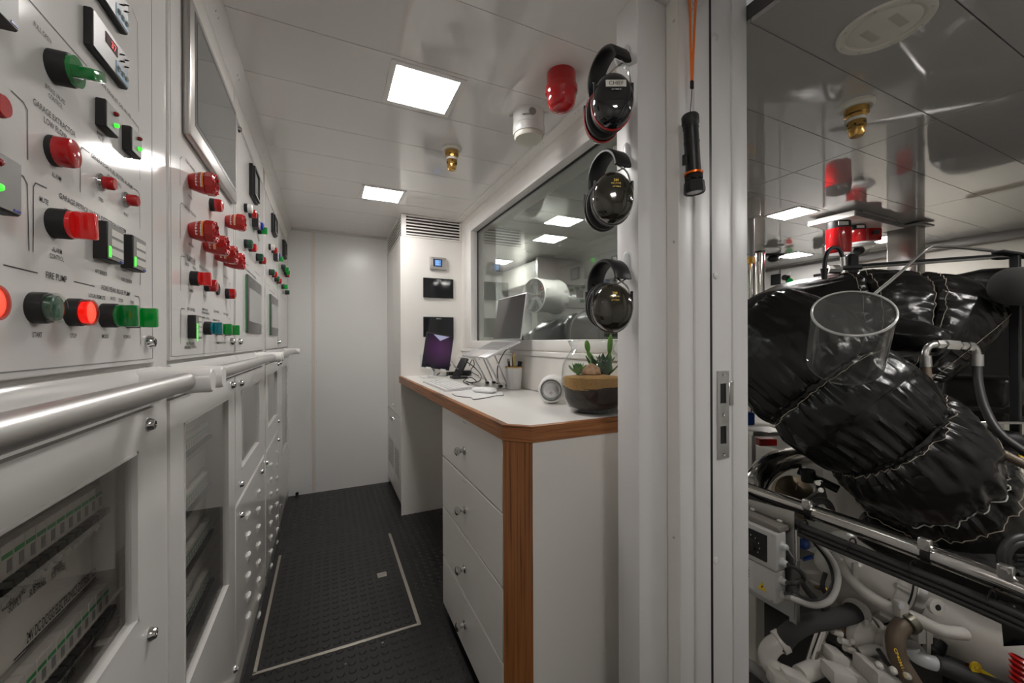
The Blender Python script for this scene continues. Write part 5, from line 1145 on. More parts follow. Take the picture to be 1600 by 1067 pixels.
# ---- clear cover
p0, p1 = W(1319, 565, 1.265), W(1332, 489, 1.14); ad = (p1-p0).normalized(); hl = (p1-p0).length
ac = thing('acrylic_cover', p0, 'clear acrylic drum cover resting on the black lagging', 'cover'); RA = .0950
MB().lathe([(RA*.96, -.004), (RA*1.02, 0), (RA*1.03, .01), (RA, hl-.004)], p0, ad, 72).build('clear_wall', ACRYL, ac)
MB().lathe([(RA, hl-.004), (RA+.002, hl-.002), (RA+.002, hl+.002), (RA-.002, hl+.004), (RA-.004, hl+.002)], p0, ad, 72).build('rim', mat('acrylic_edge', (.55, .55, .53), .25), ac)
MB().lathe([(0, hl), (RA-.003, hl)], p0, ad, 72).build('clear_lid', glassmat('acrylic_lid', (.80, .80, .79), .05, haze=.26), ac)
MB().lathe([(RA*.92, -.006), (RA*.97, -.007), (RA*1.02, -.003), (RA*1.03, .001), (RA*1.0, .002)], p0, ad, 72).build('lower_rim', ACRYL, ac)
# ---- black padded boxes behind on the right
def pad(c, ex_, ey_, ez_, sx, sy, sz, name, label, seedv, rnd=.05, strap=True):
    t_ = thing(name, V(c)-V((0, 0, sz/2)), label, 'lagging'); mb = MB().obox(c, ex_, ey_, ez_, sx, sy, sz, rnd, 4)
    bmesh.ops.subdivide_edges(mb.bm, edges=mb.bm.edges[:], cuts=5, use_grid_fill=True)
    for v in mb.bm.verts:
        d_ = (v.co-V(c)); v.co += d_.normalized()*(noise.noise(v.co*6+V((seedv, 0, 0)))*.028+noise.noise(v.co*17)*.010)
    mb.build('padded_cover', LEATH2, t_, ang=80); return t_
ez = V((0, 0, 1)); ey = V((0, 1, 0)); exx = V((1, 0, 0))
c = V((3.99, .93, 1.07)); pt = pad(c, exx, ey, ez, .46, .68, .95, 'padded_engine_cover', 'tall black padded cover at the right edge behind the turbocharger', 3)
for px, py in ((1500, 455), (1549, 447), (1473, 452)):
    q = W(px, py, 2.28); MB().ell(q, CR*.018, FWD*.006, UP*.013, 14, 8).build('fixing_disc', STEEL, pt)
    for sx in (-1, 1): MB().tube([q, q+CR*.018*sx+UP*.025, q+CR*.022*sx+UP*.05+FWD*.06], .002, 5).build('lacing_wire', STEEL, pt)
mb = pillow(Wp((1432, 440, 2.15), (1460, 446, 2.1), (1485, 452, 2.1), (1500, 470, 2.1)), (.035, .05, .05, .035), 24, 40, .7, .012, .04, 41, wr=.012, k0=11); mb.build('gathered_top', LEATH2, pt, ang=80)
c = W(1538, 612, 2.0); pad(c, exx, ey, ez, .26, .22, .15, 'padded_pipe_cover', 'small black padded box behind the two hydraulic hoses', 8, .03)
# ---- hydraulic hoses with steel fitting
hf = thing('hydraulic_fitting', W(1488, 540, 1.52), 'steel hydraulic tee fitting with two elbows beside the black jacket', 'fitting')
fz_ = 1.50
A0, A1 = W(1452, 541, fz_), W(1478, 537, fz_); MB().cyl(W(1465, 538, fz_), W(1512, 541, fz_), .011, n=16).build('pipe', STEEL, hf)
for a_, b_, r_ in (((1462, 538), (1472, 538), .017), ((1476, 538), (1496, 540), .019), ((1500, 540), (1508, 541), .015), ((1511, 541), (1519, 542), .017)): MB().cyl(W(*a_, fz_), W(*b_, fz_), r_, n=6).build('hex_nut', STEEL, hf)
MB().tube(Wp((1466, 538, fz_), (1452, 541, fz_), (1446, 552, fz_), (1446, 566, fz_)), .012, 12, samples=16).build('elbow', STEEL, hf); MB().tube(Wp((1512, 541, fz_), (1522, 543, fz_), (1526, 552, fz_), (1527, 564, fz_)), .012, 12, samples=16).build('elbow', STEEL, hf)
MB().cyl(W(1446, 556, fz_), W(1447, 573, fz_), .017, n=18).build('ferrule', STEEL, hf); MB().cyl(W(1527, 554, fz_), W(1527, 572, fz_), .017, n=18).build('ferrule', STEEL, hf)
o = root_mesh(MB().tube(Wp((1447, 572, fz_), (1452, 600, 1.48), (1475, 640, 1.42), (1510, 675, 1.35), (1555, 703, 1.28), (1625, 738, 1.2)), .0135, 12, samples=40).build('hydraulic_hose', BRNH)); tag(o, 'brown hydraulic hose curving down from the left elbow of the fitting', 'hose', 'hydraulic hoses')
o = root_mesh(MB().tube(Wp((1527, 571, fz_), (1529, 600, 1.48), (1540, 640, 1.44), (1565, 680, 1.38), (1625, 722, 1.3)), .0135, 12, samples=40).build('hydraulic_hose', HOSEM)); tag(o, 'black hydraulic hose hanging from the right elbow of the fitting', 'hose', 'hydraulic hoses')

# ---- chrome guard rail with cable bundle
gr_ = thing('guard_rail', (1.5, .65, .515), 'polished steel tube running across the engine with cables beneath', 'rail')
ya, yb = PX(1172, 769, 1.5).y, .18
MB().tube([(1.5, ya+.02, .515), (1.5, ya-.1, .515), (1.5, .6, .515), (1.49, .35, .51), (1.47, yb, .50)], .0255, 24, samples=40).build('tube', POLSTEEL, gr_)
MB().tube(Wp((1178, 790, 1.60), (1176, 768, 1.62), (1188, 742, 1.66), (1215, 722, 1.74), (1255, 712, 1.85)), .047, 24, samples=30).build('elbow', POLSTEEL, gr_)
for px, py in ((1268, 790), (1452, 864), (1578, 912)):
    q = PX(px, py, 1.5); 
    MB().lathe([(.0258, -.011), (.030, -.010), (.030, .010), (.0258, .011)], (1.5, q.y, .515), (0, 1, 0), 24).build('rubber_clip', RUBBER, gr_)
    cl = MB().box((1.466, q.y-.013, .528), (1.482, q.y+.013, .560), .002).build('clamp_block', STEEL, gr_); MB().cyl((1.466, q.y, .546), (1.456, q.y, .546), .009, n=6).build('bolt', STEEL, cl)
    cl = MB().box((1.466, q.y-.013, .43), (1.482, q.y+.013, .468), .002).build('clamp_block', STEEL, gr_); MB().cyl((1.466, q.y, .45), (1.456, q.y, .45), .009, n=6).build('bolt', STEEL, cl)
cbd = thing('cable_bundle', (1.46, .6, .46), 'bundle of black cables tied beneath the polished tube', 'cables')
for i_ in range(6):
    ox, oz = (i_ % 2)*.012, (i_//2)*.0150-.006
    pts_ = [V((1.452+ox, ya+.05, .50-oz+.01)), V((1.452+ox, ya-.08, .485-oz+.003*random.random())), V((1.448+ox, .85, .470-oz)), V((1.450+ox, .6, .463-oz+.004*random.random())), V((1.445+ox, .4, .462-oz)), V((1.43+ox, .15, .45-oz))]
    MB().tube(pts_, .0078, 10, samples=40).build('cable', HOSEM, cbd)
for px in (1200, 1255, 1330, 1425, 1548):
    y_ = PX(px, 800, 1.46).y; MB().tube([V((1.463+.024*math.cos(t*PI/8), y_, .468+.022*math.sin(t*PI/8))) for t in range(16)], .0022, 5, closed=True).build('cable_tie', BLACK, cbd)
o = root_mesh(MB().tube(Wp((1600, 838, 1.0), (1578, 845, 1.0), (1565, 865, 1.0), (1568, 890, 1.0), (1590, 905, 1.0), (1620, 915, 1.0)), .009, 10, samples=30).build('cable_loop', HOSEM)); tag(o, 'black cable looping at the right edge above the polished tube', 'cable')
o = root_mesh(MB().tube(Wp((1610, 846, 1.02), (1585, 852, 1.02), (1573, 868, 1.02), (1576, 888, 1.02), (1596, 898, 1.02), (1625, 905, 1.02)), .009, 10, samples=30).build('cable_loop', HOSEM)); tag(o, 'inner black cable of the pair looping at the right edge', 'cable')
cn = thing('cable_connector', W(1600, 860, 1.08), 'black ribbed connector block at the right edge of the view', 'connector')
MB().obox(W(1602, 862, 1.08), CR, UP, FWD, .05, .06, .05, .004).build('body', BLACK, cn)
for i_ in range(4): MB().obox(W(1600, 868+i_*6, 1.045), CR, UP, FWD, .045, .005, .006).build('rib', BLACKS, cn)

# ---- control boxes on a steel plate (facing the corridor)
XB = 1.35
cbp = thing('control_box_bracket', PX(1200, 950, XB+.09), 'steel bracket plate carrying the two grey control boxes', 'bracket')
a_, b_, c_, d_ = PX(1150, 775, XB+.075), PX(1241, 800, XB+.075), PX(1241, 968, XB+.075), PX(1150, 915, XB+.075)
MB().prism([a_, b_, V((XB+.075, c_.y, c_.z)), V((XB+.075, a_.y, d_.z))], (.004, 0, 0)).build('plate', STEEL, cbp, smooth=False)
for px, py in ((1218, 815), (1176, 797)):
    q = PX(px, py, XB+.074); MB().lathe([(0, 0), (.009, 0), (.009, .003), (.005, .007), (0, .008)], q, (-1, 0, 0), 12).build('bolt', STEEL, cbp)
MB().box((XB+.079, b_.y-.004, c_.z-.02), (XB+.10, b_.y+.02, .46), .001).build('upright', STEEL, cbp)
bt, bb = PX(1213, 836, XB), PX(1205, 891, XB); yb_ = PX(1213, 836, XB).y; z_t = bt.z; z_b = bb.z
b1 = thing('rotary_control_box', (XB, yb_+.1, z_b), 'grey control box with black dial panel beside the doorway', 'control box')
MB().box((XB, yb_, z_b), (XB+.055, yb_+.22, z_t), .006, 2).build('housing', GREYBOX, b1)
MB().box((XB+.02, yb_+.002, z_t-.002), (XB+.074, yb_+.22, z_t+.018), .003).build('mounting_pad', mat('taupe_pad', (.20, .18, .16), .6), b1)
dp = MB().box((XB-.004, yb_+.030, z_b+.018), (XB+.002, yb_+.20, z_t-.016), .003, 2).build('dial_panel', BLACK, b1)
q = V((XB-.004, yb_+.085, (z_t+z_b)/2-.004)); MB().lathe([(0, 0), (.024, 0), (.021, .004), (.020, .016), (0, .017)], q, (-1, 0, 0), 28).build('dial', BLACKS, dp)
MB().box((q.x-.019, q.y-.003, q.z-.019), (q.x-.016, q.y+.003, q.z+.019), .001).build('pointer', GREYPL, dp)
for i_ in range(9):
    t = -2.2+i_*.55; MB().box((XB-.0046, q.y+.031*math.sin(t)-.0012, q.z+.031*math.cos(t)-.002), (XB-.0039, q.y+.031*math.sin(t)+.0012, q.z+.031*math.cos(t)+.002)).build('scale_mark', WLENS, dp, smooth=False)
for dy in (.012, .21):
    for z_ in (z_b+.008, z_t-.008): MB().cyl((XB, yb_+dy, z_), (XB-.002, yb_+dy, z_), .0035, n=8).build('screw', STEEL, b1)
t2, b2_ = PX(1207, 895, XB), PX(1205, 942, XB); y2 = PX(1212, 895, XB).y; z2t, z2b = z_b-.003, b2_.z
b2 = thing('junction_box', (XB, y2+.1, z2b), 'grey junction box with yellow warning triangle below the dial box', 'junction box')
MB().box((XB, y2, z2b), (XB+.055, y2+.22, z2t), .006, 2).build('housing', GREYBOX, b2)
sk = MB().box((XB-.0006, y2+.075, z2b+.010), (XB+.0002, y2+.125, z2t-.006)).build('label', mat('label_grey', (.62, .61, .60), .5), b2, smooth=False)
text('VECO', (XB-.0006, y2+.098, (z2t+z2b)/2+.008), (0, 0, -1), (0, -1, 0), .014, .040, PRINT, sk)
tq = V((XB-.0006, y2+.045, (z2t+z2b)/2-.016))
wt = MB().prism([tq+V((0, -.015, -.011)), tq+V((0, .015, -.011)), tq+V((0, 0, .016))], (-.0006, 0, 0)).build('warning_triangle', YELLOW, b2, smooth=False)
MB().prism([tq+V((-.0007, -.001, .008)), tq+V((-.0007, -.0035, -.001)), tq+V((-.0007, 0, -.001)), tq+V((-.0007, .001, -.008)), tq+V((-.0007, .0035, .001)), tq+V((-.0007, .0008, .001))], (-.0004, 0, 0)).build('flash_symbol', PRINT, wt, smooth=False)
for dy in (.012, .21):
    for z_ in (z2b+.008, z2t-.008): MB().cyl((XB, y2+dy, z_), (XB-.002, y2+dy, z_), .0035, n=8).build('screw', STEEL, b2)
glands = []
for bx_, yv, zv in ((b1, yb_, z_b+.085), (b1, yb_, z_b+.030), (b2, y2, z2t-.030), (b2, y2, z2b+.028)):
    g_ = MB().lathe([(0, 0), (.013, 0), (.013, .004), (.010, .005), (.0105, .014), (.007, .020), (0, .020)], (XB+.028, yv, zv), (0, -1, 0), 12).build('cable_gland', LGREY if bx_ is b1 else GREYBOX, bx_); glands.append(V((XB+.028, yv-.018, zv)))
def wire(pts_, r, m_, label, cat='cable', name='control_cable', n=36, grp=None): o_ = root_mesh(MB().tube(pts_, r, 10, samples=n).build(name, m_)); return tag(o_, label, cat, grp)
wire([glands[1], W(1245, 888, 1.28), W(1256, 902, 1.30), W(1255, 915, 1.32), W(1275, 940, 1.36), W(1300, 965, 1.4)], .007, HOSEM, 'black cable leaving the dial box and dropping behind the hose')
wire([glands[2], W(1240, 911, 1.27), W(1252, 908, 1.29), W(1265, 925, 1.34), W(1300, 958, 1.40)], .007, HOSEM, 'black cable from the upper gland of the junction box')
wire([glands[3], W(1240, 936, 1.26), W(1270, 946, 1.27), W(1297, 938, 1.29), W(1309, 910, 1.32), W(1303, 880, 1.35), W(1280, 850, 1.38), W(1255, 822, 1.42), W(1232, 800, 1.46)], .0095, GREYCAB, 'grey cable looping from the junction box up to the rail')
wire([glands[3]+V((0, .0, .012)), W(1240, 930, 1.28), W(1270, 940, 1.30), W(1292, 932, 1.32), W(1303, 908, 1.34), W(1296, 878, 1.37), W(1272, 845, 1.40), W(1245, 812, 1.45), W(1225, 800, 1.48)], .0085, HOSEM, 'black cable running inside the grey loop')
wire([glands[0], W(1240, 872, 1.27), W(1246, 876, 1.3)], .002, STEEL, 'thin steel rod sticking out of the dial box', 'rod', 'sensor_rod', 8)

# ---- the engine
en = thing('diesel_engine', (2.1, 1.0, ERF), 'white painted diesel engine with pipes below the black lagging', 'engine')
MB().box((2.28, .05, ERF), (2.9, 2.5, .62), .03, 3).build('engine_block', ENGW2, en)
MB().box((2.1, .1, ERF), (2.3, 2.4, .0), .02, 2).build('sump', mat('engine_dark', (.10, .095, .088), .5), en)
for i_ in range(6): MB().box((2.23, .15+i_*.36, .08), (2.285, .42+i_*.36, .50), .02, 2).build('crankcase_door', ENGW, en)
A_, B_ = W(1292, 868, 1.60), W(1404, 926, 1.52); A_eng = A_.copy(); dA = (B_-A_); La = dA.length
MB().lathe([(0, -.02), (.06, -.015), (.11, .01), (.135, .05), (.142, .10), (.142, La*.62), (.150, La*.63), (.150, La*.72), (.142, La*.73), (.142, La)], A_, dA, 48).build('intercooler_barrel', ENGW, en)
MB().lathe([(.143, La*.80), (.1455, La*.805), (.1455, La*.82), (.143, La*.825)], A_, dA, 48).build('seal_ring', BLACK, en)
MB().lathe([(.143, La*.86), (.147, La*.87), (.147, La*.98), (.143, La)], A_, dA, 48).build('clamp_band', STEEL, en)
C_ = W(1640, 1040, 1.36); dB = (C_-B_); Lb = dB.length
MB().lathe([(.140, 0), (.148, .01), (.150, Lb*.18), (.140, Lb*.32), (.145, Lb*.5), (.155, Lb*.75), (.150, Lb)], B_, dB, 48).build('air_duct', ENGW, en)
MB().lathe([(.156, Lb*.70), (.160, Lb*.71), (.160, Lb*.77), (.156, Lb*.78)], B_, dB, 48).build('clamp_band', STEEL, en)
q = W(1465, 950, 1.335); MB().lathe([(0, 0), (.026, 0), (.026, .012), (.020, .014), (.010, .014), (.009, .008), (0, .008)], q+FWD*.012, -FWD+UP*.15, 28).build('boss', ENGW, en); MB().cyl(q+FWD*.001, q-FWD*.003, .009, n=14).build('sensor_hole', BLACK, en)
MB().obox(W(1336, 895, 1.40), UP, CR, FWD, .07, .022, .012, .005, 2).build('lifting_tab', ENGW, en)
def pipe(pts_, r, m_, name='pipe', n=28, seg_=14): return MB().tube(Wp(*pts_), r, seg_, samples=n).build(name, m_, en)
pipe(((1300, 862, 1.46), (1322, 895, 1.42), (1350, 925, 1.38), (1395, 952, 1.34), (1430, 966, 1.31), (1470, 985, 1.29), (1506, 990, 1.30)), .0195, ENGW, 'coolant_pipe', 40)
q = W(1407, 952, 1.31); MB().obox(q, CR, UP, FWD, .03, .055, .03, .005, 2).build('pipe_clip', ENGW, en); MB().lathe([(0, 0), (.011, 0), (.011, .006), (0, .008)], W(1406, 945, 1.29), -FWD, 6).build('bolt', LGREY, en)
pipe(((1218, 1008, 1.36), (1236, 988, 1.35), (1262, 974, 1.36), (1300, 967, 1.38), (1336, 957, 1.42)), .030, FOAM, 'sleeved_hose', 30, 18)
q0, q1 = W(1333, 958, 1.42), W(1352, 950, 1.45); MB().lathe([(.034, 0), (.038, .004), (.038, .016), (.042, .018), (.042, .03), (.030, .05), (0, .05)], q0, q1-q0, 24).build('hose_union', ENGW, en)
pipe(((1222, 1002, 1.36), (1207, 1010, 1.36), (1199, 1024, 1.36), (1204, 1040, 1.35), (1225, 1056, 1.34), (1245, 1066, 1.33)), .029, ENGW, 'elbow', 24, 18)
MB().lathe([(.030, 0), (.036, .002), (.036, .022), (.030, .024)], W(1225, 1000, 1.36), W(1210, 1008, 1.36)-W(1225, 1000, 1.36), 20).build('elbow_collar', ENGW, en)
pipe(((1250, 1055, 1.34), (1275, 1044, 1.36), (1302, 1031, 1.38)), .028, ENGW, 'cross_pipe', 12, 18)
for px, py, z_, sx, sy, sz in ((1240, 1062, 1.32, .09, .05, .06), (1303, 1028, 1.36, .06, .06, .06), (1322, 1040, 1.37, .07, .045, .06), (1350, 1060, 1.34, .17, .05, .10), (1215, 1062, 1.31, .05, .05, .05)):
    MB().obox(W(px, py, z_), (CR*.93-UP*.3+FWD*-.2), UP, FWD, sx, sy, sz, .008, 2).build('valve_block', ENGW, en)
for px, py, z_, r_ in ((1345, 985, 1.52, .075), (1385, 1004, 1.46, .062), (1320, 935, 1.58, .06), (1360, 955, 1.55, .07)): MB().ell(W(px, py, z_), CR*r_*1.15, FWD*r_, UP*r_, 24, 14).build('pump_housing', ENGW2, en)
a0, a1 = W(1368, 972, 1.44), W(1372, 1015, 1.42); MB().lathe([(.078, -.006), (.083, -.004), (.083, .004), (.078, .006)], W(1362, 992, 1.49), CR*.9-UP*.35, 32).build('housing_band', ENGW, en)
pipe(((1420, 972, 1.30), (1404, 984, 1.29), (1399, 1004, 1.28), (1404, 1030, 1.27), (1420, 1058, 1.25), (1436, 1085, 1.24)), .0255, BRNH, 'marked_hose', 30, 18)
MB().lathe([(.027, 0), (.032, .002), (.032, .026), (.027, .028)], W(1424, 970, 1.30), W(1408, 980, 1.29)-W(1424, 970, 1.30), 20).build('hose_ferrule', mat('olive_ferrule', (.18, .17, .13), .35, .7), en)
hs = W(1405, 1034, 1.243); hd = (W(1416, 1056, 1.228)-W(1402, 1020, 1.25)).normalized(); text('CP40M1-12', hs-FWD*.004+UP*.0, hd, hd.cross(FWD).normalized()*1, .009, .075, YELLOW, en)
pipe(((1424, 1013, 1.34), (1430, 1024, 1.33), (1445, 1032, 1.31), (1465, 1038, 1.30)), .022, LGREY, 'grey_elbow', 16, 16); MB().lathe([(.024, 0), (.030, .003), (.030, .012), (.018, .016), (0, .012)], W(1428, 1018, 1.34), W(1421, 1008, 1.33)-W(1428, 1018, 1.34), 20).build('end_cap', GREYPL, en)
pipe(((1462, 1037, 1.30), (1500, 1052, 1.28), (1560, 1076, 1.25), (1620, 1100, 1.22)), .027, HOSEM, 'rubber_hose', 20, 16)
cp_ = spline(Wp((1456, 958, 1.42), (1464, 985, 1.40), (1462, 1005, 1.38), (1454, 1022, 1.36)), 60); MB().tube(cp_, [.025 if i_ % 3 else .0285 for i_ in range(60)], 16).build('corrugated_hose', BLACK, en)
pipe(((1455, 1018, 1.36), (1462, 1030, 1.35), (1485, 1036, 1.34), (1510, 1046, 1.33)), .020, BLACK, 'black_elbow', 14, 14)
fp = MB(); f0, f1, f2, f3 = W(1482, 1000, 1.46), W(1588, 1042, 1.42), W(1588, 1110, 1.42), W(1482, 1075, 1.46)
fi = [sum(((f0, f1, f2, f3)[k] for k in range(4)), V((0, 0, 0)))/4]
for a, b in ((f0, f1), (f1, f2), (f2, f3), (f3, f0)):
    ai, bi = fi[0].lerp(a, .74), fi[0].lerp(b, .74); fp.prism([a, b, bi, ai], FWD*.02)
fp.build('black_frame', BLACK, en, smooth=False)
pipe(((1500, 1025, 1.44), (1530, 1052, 1.42), (1556, 1062, 1.41)), .010, ENGW, 'curved_trim', 14, 10)
MB().tube(Wp((1512, 1042, 1.30), (1545, 1062, 1.29), (1580, 1085, 1.28)), .012, 8, samples=12).build('red_edged_rail', mat('dark_red', (.09, .015, .012), .5), en)
MB().obox(W(1545, 1056, 1.265), CR-UP*.62, UP+CR*.6, FWD, .10, .014, .006, .003).build('yellow_lever', YELLOW, en); MB().lathe([(.007, -.003), (.017, -.003), (.017, .003), (.007, .003)], W(1524, 1043, 1.265), -FWD, 20).build('yellow_eye', YELLOW, en)
for i_ in range(5): MB().lathe([(.028, -.006), (.034, 0), (.028, .006)], W(1601, 1035+i_*9, 1.22), UP*.9+CR*.4, 20).build('red_coil', REDP, en)
mb = MB(); pv = None
for i_ in range(9):
    t = i_/8; e1_, e2_ = W(1556+12*t, 932+72*t*t+6*t, 1.26), W(1620, 928+62*t, 1.16); cur = [mb.bm.verts.new(e1_), mb.bm.verts.new(e1_.lerp(e2_, .5)-FWD*.02), mb.bm.verts.new(e2_)]
    if pv: mb.bm.faces.new((pv[0], pv[1], cur[1], cur[0])); mb.bm.faces.new((pv[1], pv[2], cur[2], cur[1]))
    pv = cur
bmesh.ops.solidify(mb.bm, geom=mb.bm.faces[:], thickness=.006); mb.build('black_shroud', BLKG, en)
# small things between pipe and rail
MB().lathe([(0, 0), (.05, .0), (.082, -.012), (.094, .0), (.094, .03), (.05, .04), (0, .04)], W(1238, 778, 1.82), FWD*-1+UP*.55, 36).build('pump_cover', BRONZE, en)
for i_ in range(5):
    t = i_*1.25; MB().obox(W(1238, 778, 1.80)+CR*.055*math.cos(t)+UP*.045*math.sin(t), CR*math.cos(t)+UP*math.sin(t), FWD, UP, .06, .008, .008, .002).build('cover_rib', BRONZE, en)
MB().tube(Wp((1248, 735, 1.8), (1275, 748, 1.75), (1310, 765, 1.7)), .018, 12).build('black_rod', BLACK, en); MB().cyl(W(1262, 735, 1.75), W(1264, 752, 1.75), .028, n=20).build('black_canister', BLACKS, en)
MB().prism(Wp((1275, 753, 1.55), (1286, 752, 1.55), (1296, 790, 1.52), (1283, 785, 1.52), (1274, 770, 1.54)), FWD*.012).build('link_plate', STEEL, en)
for px, py in ((1278, 755), (1283, 766), (1262, 783)): MB().cyl(W(px, py, 1.53), W(px, py, 1.51), .010, n=6).build('link_bolt', STEEL, en)
MB().tube(Wp((1262, 783, 1.5), (1275, 772, 1.52), (1283, 766, 1.53)), .009, 8).build('link_arm', STEEL, en)
pipe(((1262, 800, 1.42), (1272, 785, 1.44), (1288, 783, 1.45), (1298, 795, 1.46), (1300, 815, 1.48)), .013, HOSEM, 'bent_hose', 20, 12)
MB().ell(W(1256, 850, 1.5), CR*.022, FWD*.018, UP*.02, 16, 10).build('blue_valve_cap', BLUEP, en); MB().obox(W(1262, 872, 1.48), CR*.9-UP*-.25, UP, FWD, .04, .012, .014, .003).build('blue_handle', BLUEP, en)
pipe(((1255, 852, 1.55), (1285, 842, 1.52), (1305, 848, 1.5)), .018, ENGW, 'white_fitting', 12, 12)
MB().obox(W(1280, 905, 1.62), CR, UP, FWD, .22, .12, .1, .01).build('grey_bracket', ENGW2, en); MB().obox(W(1277, 915, 1.5), CR-UP*.3, UP, FWD, .06, .022, .03, .004).build('steel_latch', STEEL, en)
MB().cyl(W(1288, 922, 1.47), W(1296, 928, 1.47), .012, n=12).build('brass_union', BRASS, en)
MB().cyl(W(1290, 968, 1.40), W(1255, 1075, 1.36), .018, n=14).build('steel_strut', POLSTEEL, en); MB().cyl(W(1283, 960, 1.39), W(1300, 972, 1.39), .008, n=10).build('brass_union', BRASS, en)
for px, py in ((1300, 985), (1312, 1000), (1320, 1012)): MB().cyl(W(px, py, 1.38), W(px+14, py+6, 1.38), .011, n=10).build('small_union', ENGW, en)
fpst = thing('floor_frame_post', (1.6, .9, ERF), 'beige upright frame post at the bottom left of the doorway', 'post')
a_ = W(1181, 940, 1.72); MB().box((a_.x-.03, a_.y-.02, ERF), (a_.x+.03, a_.y+.05, a_.z+.1), .004).build('post', CREAMP, fpst); MB().box((a_.x-.06, a_.y-.05, ERF), (a_.x+.06, a_.y+.08, ERF+.02)).build('foot', CREAMP, fpst)
o = root_mesh(MB().tube(Wp((1165, 1035, 1.45), (1180, 1045, 1.42), (1210, 1070, 1.38)), .019, 12).build('drain_pipe', GREYPL)); tag(o, 'short grey pipe low beside the doorway', 'pipe')

# ---- walkway and things beyond the engine
wk = thing('walkway', (3.2, 1.75, .38), 'checker plate walkway glimpsed under the left of the lagging', 'walkway')
MB().box((2.92, 1.2, .375), (3.5, 2.9, .395)).build('checker_plate', CHECKER, wk); MB().box((2.93, 1.2, ERF), (2.98, 1.26, .375)).build('support', STEEL, wk); MB().box((2.93, 2.8, ERF), (2.98, 2.86, .375)).build('support', STEEL, wk)
sh = thing('steel_shelf', W(1190, 690, 1.95), 'small steel shelf with a red box beside the left lagging', 'shelf'); q = W(1190, 674, 1.95)
MB().obox(q, CR, UP, FWD, .16, .022, .12, .003).build('shelf_board', STEEL, sh); MB().obox(q+CR*-.045-UP*.14, CR, UP, FWD, .02, .26, .02).build('leg', STEEL, sh)
o = root_mesh(MB().obox(W(1196, 690, 2.0), CR, UP, FWD, .09, .035, .05, .004).build('red_case', REDP)); tag(o, 'small red case under the steel shelf by the doorway', 'case')
o = root_mesh(MB().obox(W(1170, 654, 1.9), CR, UP, FWD, .04, .06, .04, .006).build('blue_canister', BLUEP)); tag(o, 'small blue canister on the shelf at the door edge', 'canister')
ty = thing('steel_tray', W(1530, 655, 1.75), 'stainless tray under the small padded box at the right', 'tray')
MB().obox(W(1535, 652, 1.75), CR, UP, FWD, .34, .012, .25, .002).build('tray_top', POLSTEEL, ty)
for i_ in range(6): MB().obox(W(1497+i_*13, 668, 1.72), CR, UP, FWD, .014, .07, .02).build('tray_leg', STEEL if i_ % 2 else BLACK, ty)
bpip = thing('black_pipe_run', W(1560, 690, 1.65), 'black pipe with coupling above the yellow hazard strip', 'pipe'); MB().cyl(W(1515, 682, 1.75), W(1640, 695, 1.6), .030, n=18).build('pipe', BLACKS, bpip); MB().cyl(W(1565, 687, 1.68), W(1588, 690, 1.66), .042, n=20).build('coupling', BLACK, bpip)
hz = thing('hazard_strip', W(1575, 712, 1.62), 'black and yellow hazard strip low at the right edge', 'strip')
for i_ in range(4): MB().prism(Wp((1548+i_*22, 703+i_*4, 1.62), (1560+i_*22, 706+i_*4, 1.62), (1570+i_*22, 716+i_*4, 1.62), (1556+i_*22, 713+i_*4, 1.62)), FWD*.004).build('yellow_stripe', YELLOW, hz, smooth=False)
MB().prism(Wp((1535, 698, 1.625), (1640, 717, 1.625), (1640, 735, 1.625), (1540, 712, 1.625)), FWD*.01).build('black_strip', BLACK, hz, smooth=False)
for i_, (px, py) in enumerate(((1560, 722), (1570, 735), (1590, 745))):
    o = root_mesh(MB().cyl(W(1500, py-22, 1.9), W(1640, py, 1.7), .018, n=12).build('bilge_pipe', BRONZE if i_ == 1 else STEEL)); tag(o, ('upper', 'bronze middle', 'lowest')[i_]+' thin pipe crossing below the hazard strip', 'pipe', 'thin pipes under the hazard strip')
# pole with tee bracket and roll
pl = thing('black_pole', W(1588, 760, 1.75), 'black pole with a flat tee bracket at the right edge', 'pole'); a_ = W(1586, 398, 1.75)
MB().box((a_.x-.015, a_.y-.015, .35), (a_.x+.015, a_.y+.015, a_.z), .003).build('upright', BLACK, pl); MB().obox(a_+UP*.0, CR-UP*.15, UP, FWD, .16, .012, .05, .004).build('bracket', BLACKS, pl); MB().ell(W(1564, 404, 1.75), CR*.04, FWD*.02, UP*.006, 16, 6).build('fin', BLACKS, pl)
rl = thing('black_roll', W(1600, 475, 1.6), 'black rounded foam roll at the right edge of the view', 'roll'); MB().lathe([(0, -.005), (.06, 0), (.075, .012), (.078, .05), (.074, .055), (.078, .06), (.078, .25), (0, .25)], W(1577, 447, 1.6), CR+FWD*.2, 32).build('foam', FOAM, rl)
st_ = root_mesh(MB().tube(Wp((1366, 460, 1.7), (1400, 432, 1.75), (1440, 396, 1.8), (1452, 387, 1.8), (1466, 385, 1.8), (1520, 389, 1.8), (1575, 395, 1.78), (1640, 402, 1.76)), .0065, 8, samples=40).build('sensing_line', STEEL)); tag(st_, 'thin bent steel line rising from behind the clear cover', 'pipe')
for k_, dy in enumerate((0, 4)):
    o = root_mesh(MB().cyl(W(1296, 418+dy, 2.3), W(1575, 398+dy*.8, 2.0), .007, n=8).build('control_rod', STEEL if k_ else BLACKS)); tag(o, ('upper dark' if not k_ else 'lower steel')+' rod crossing the engine room below the beacons', 'rod', 'long rods over the lagging')
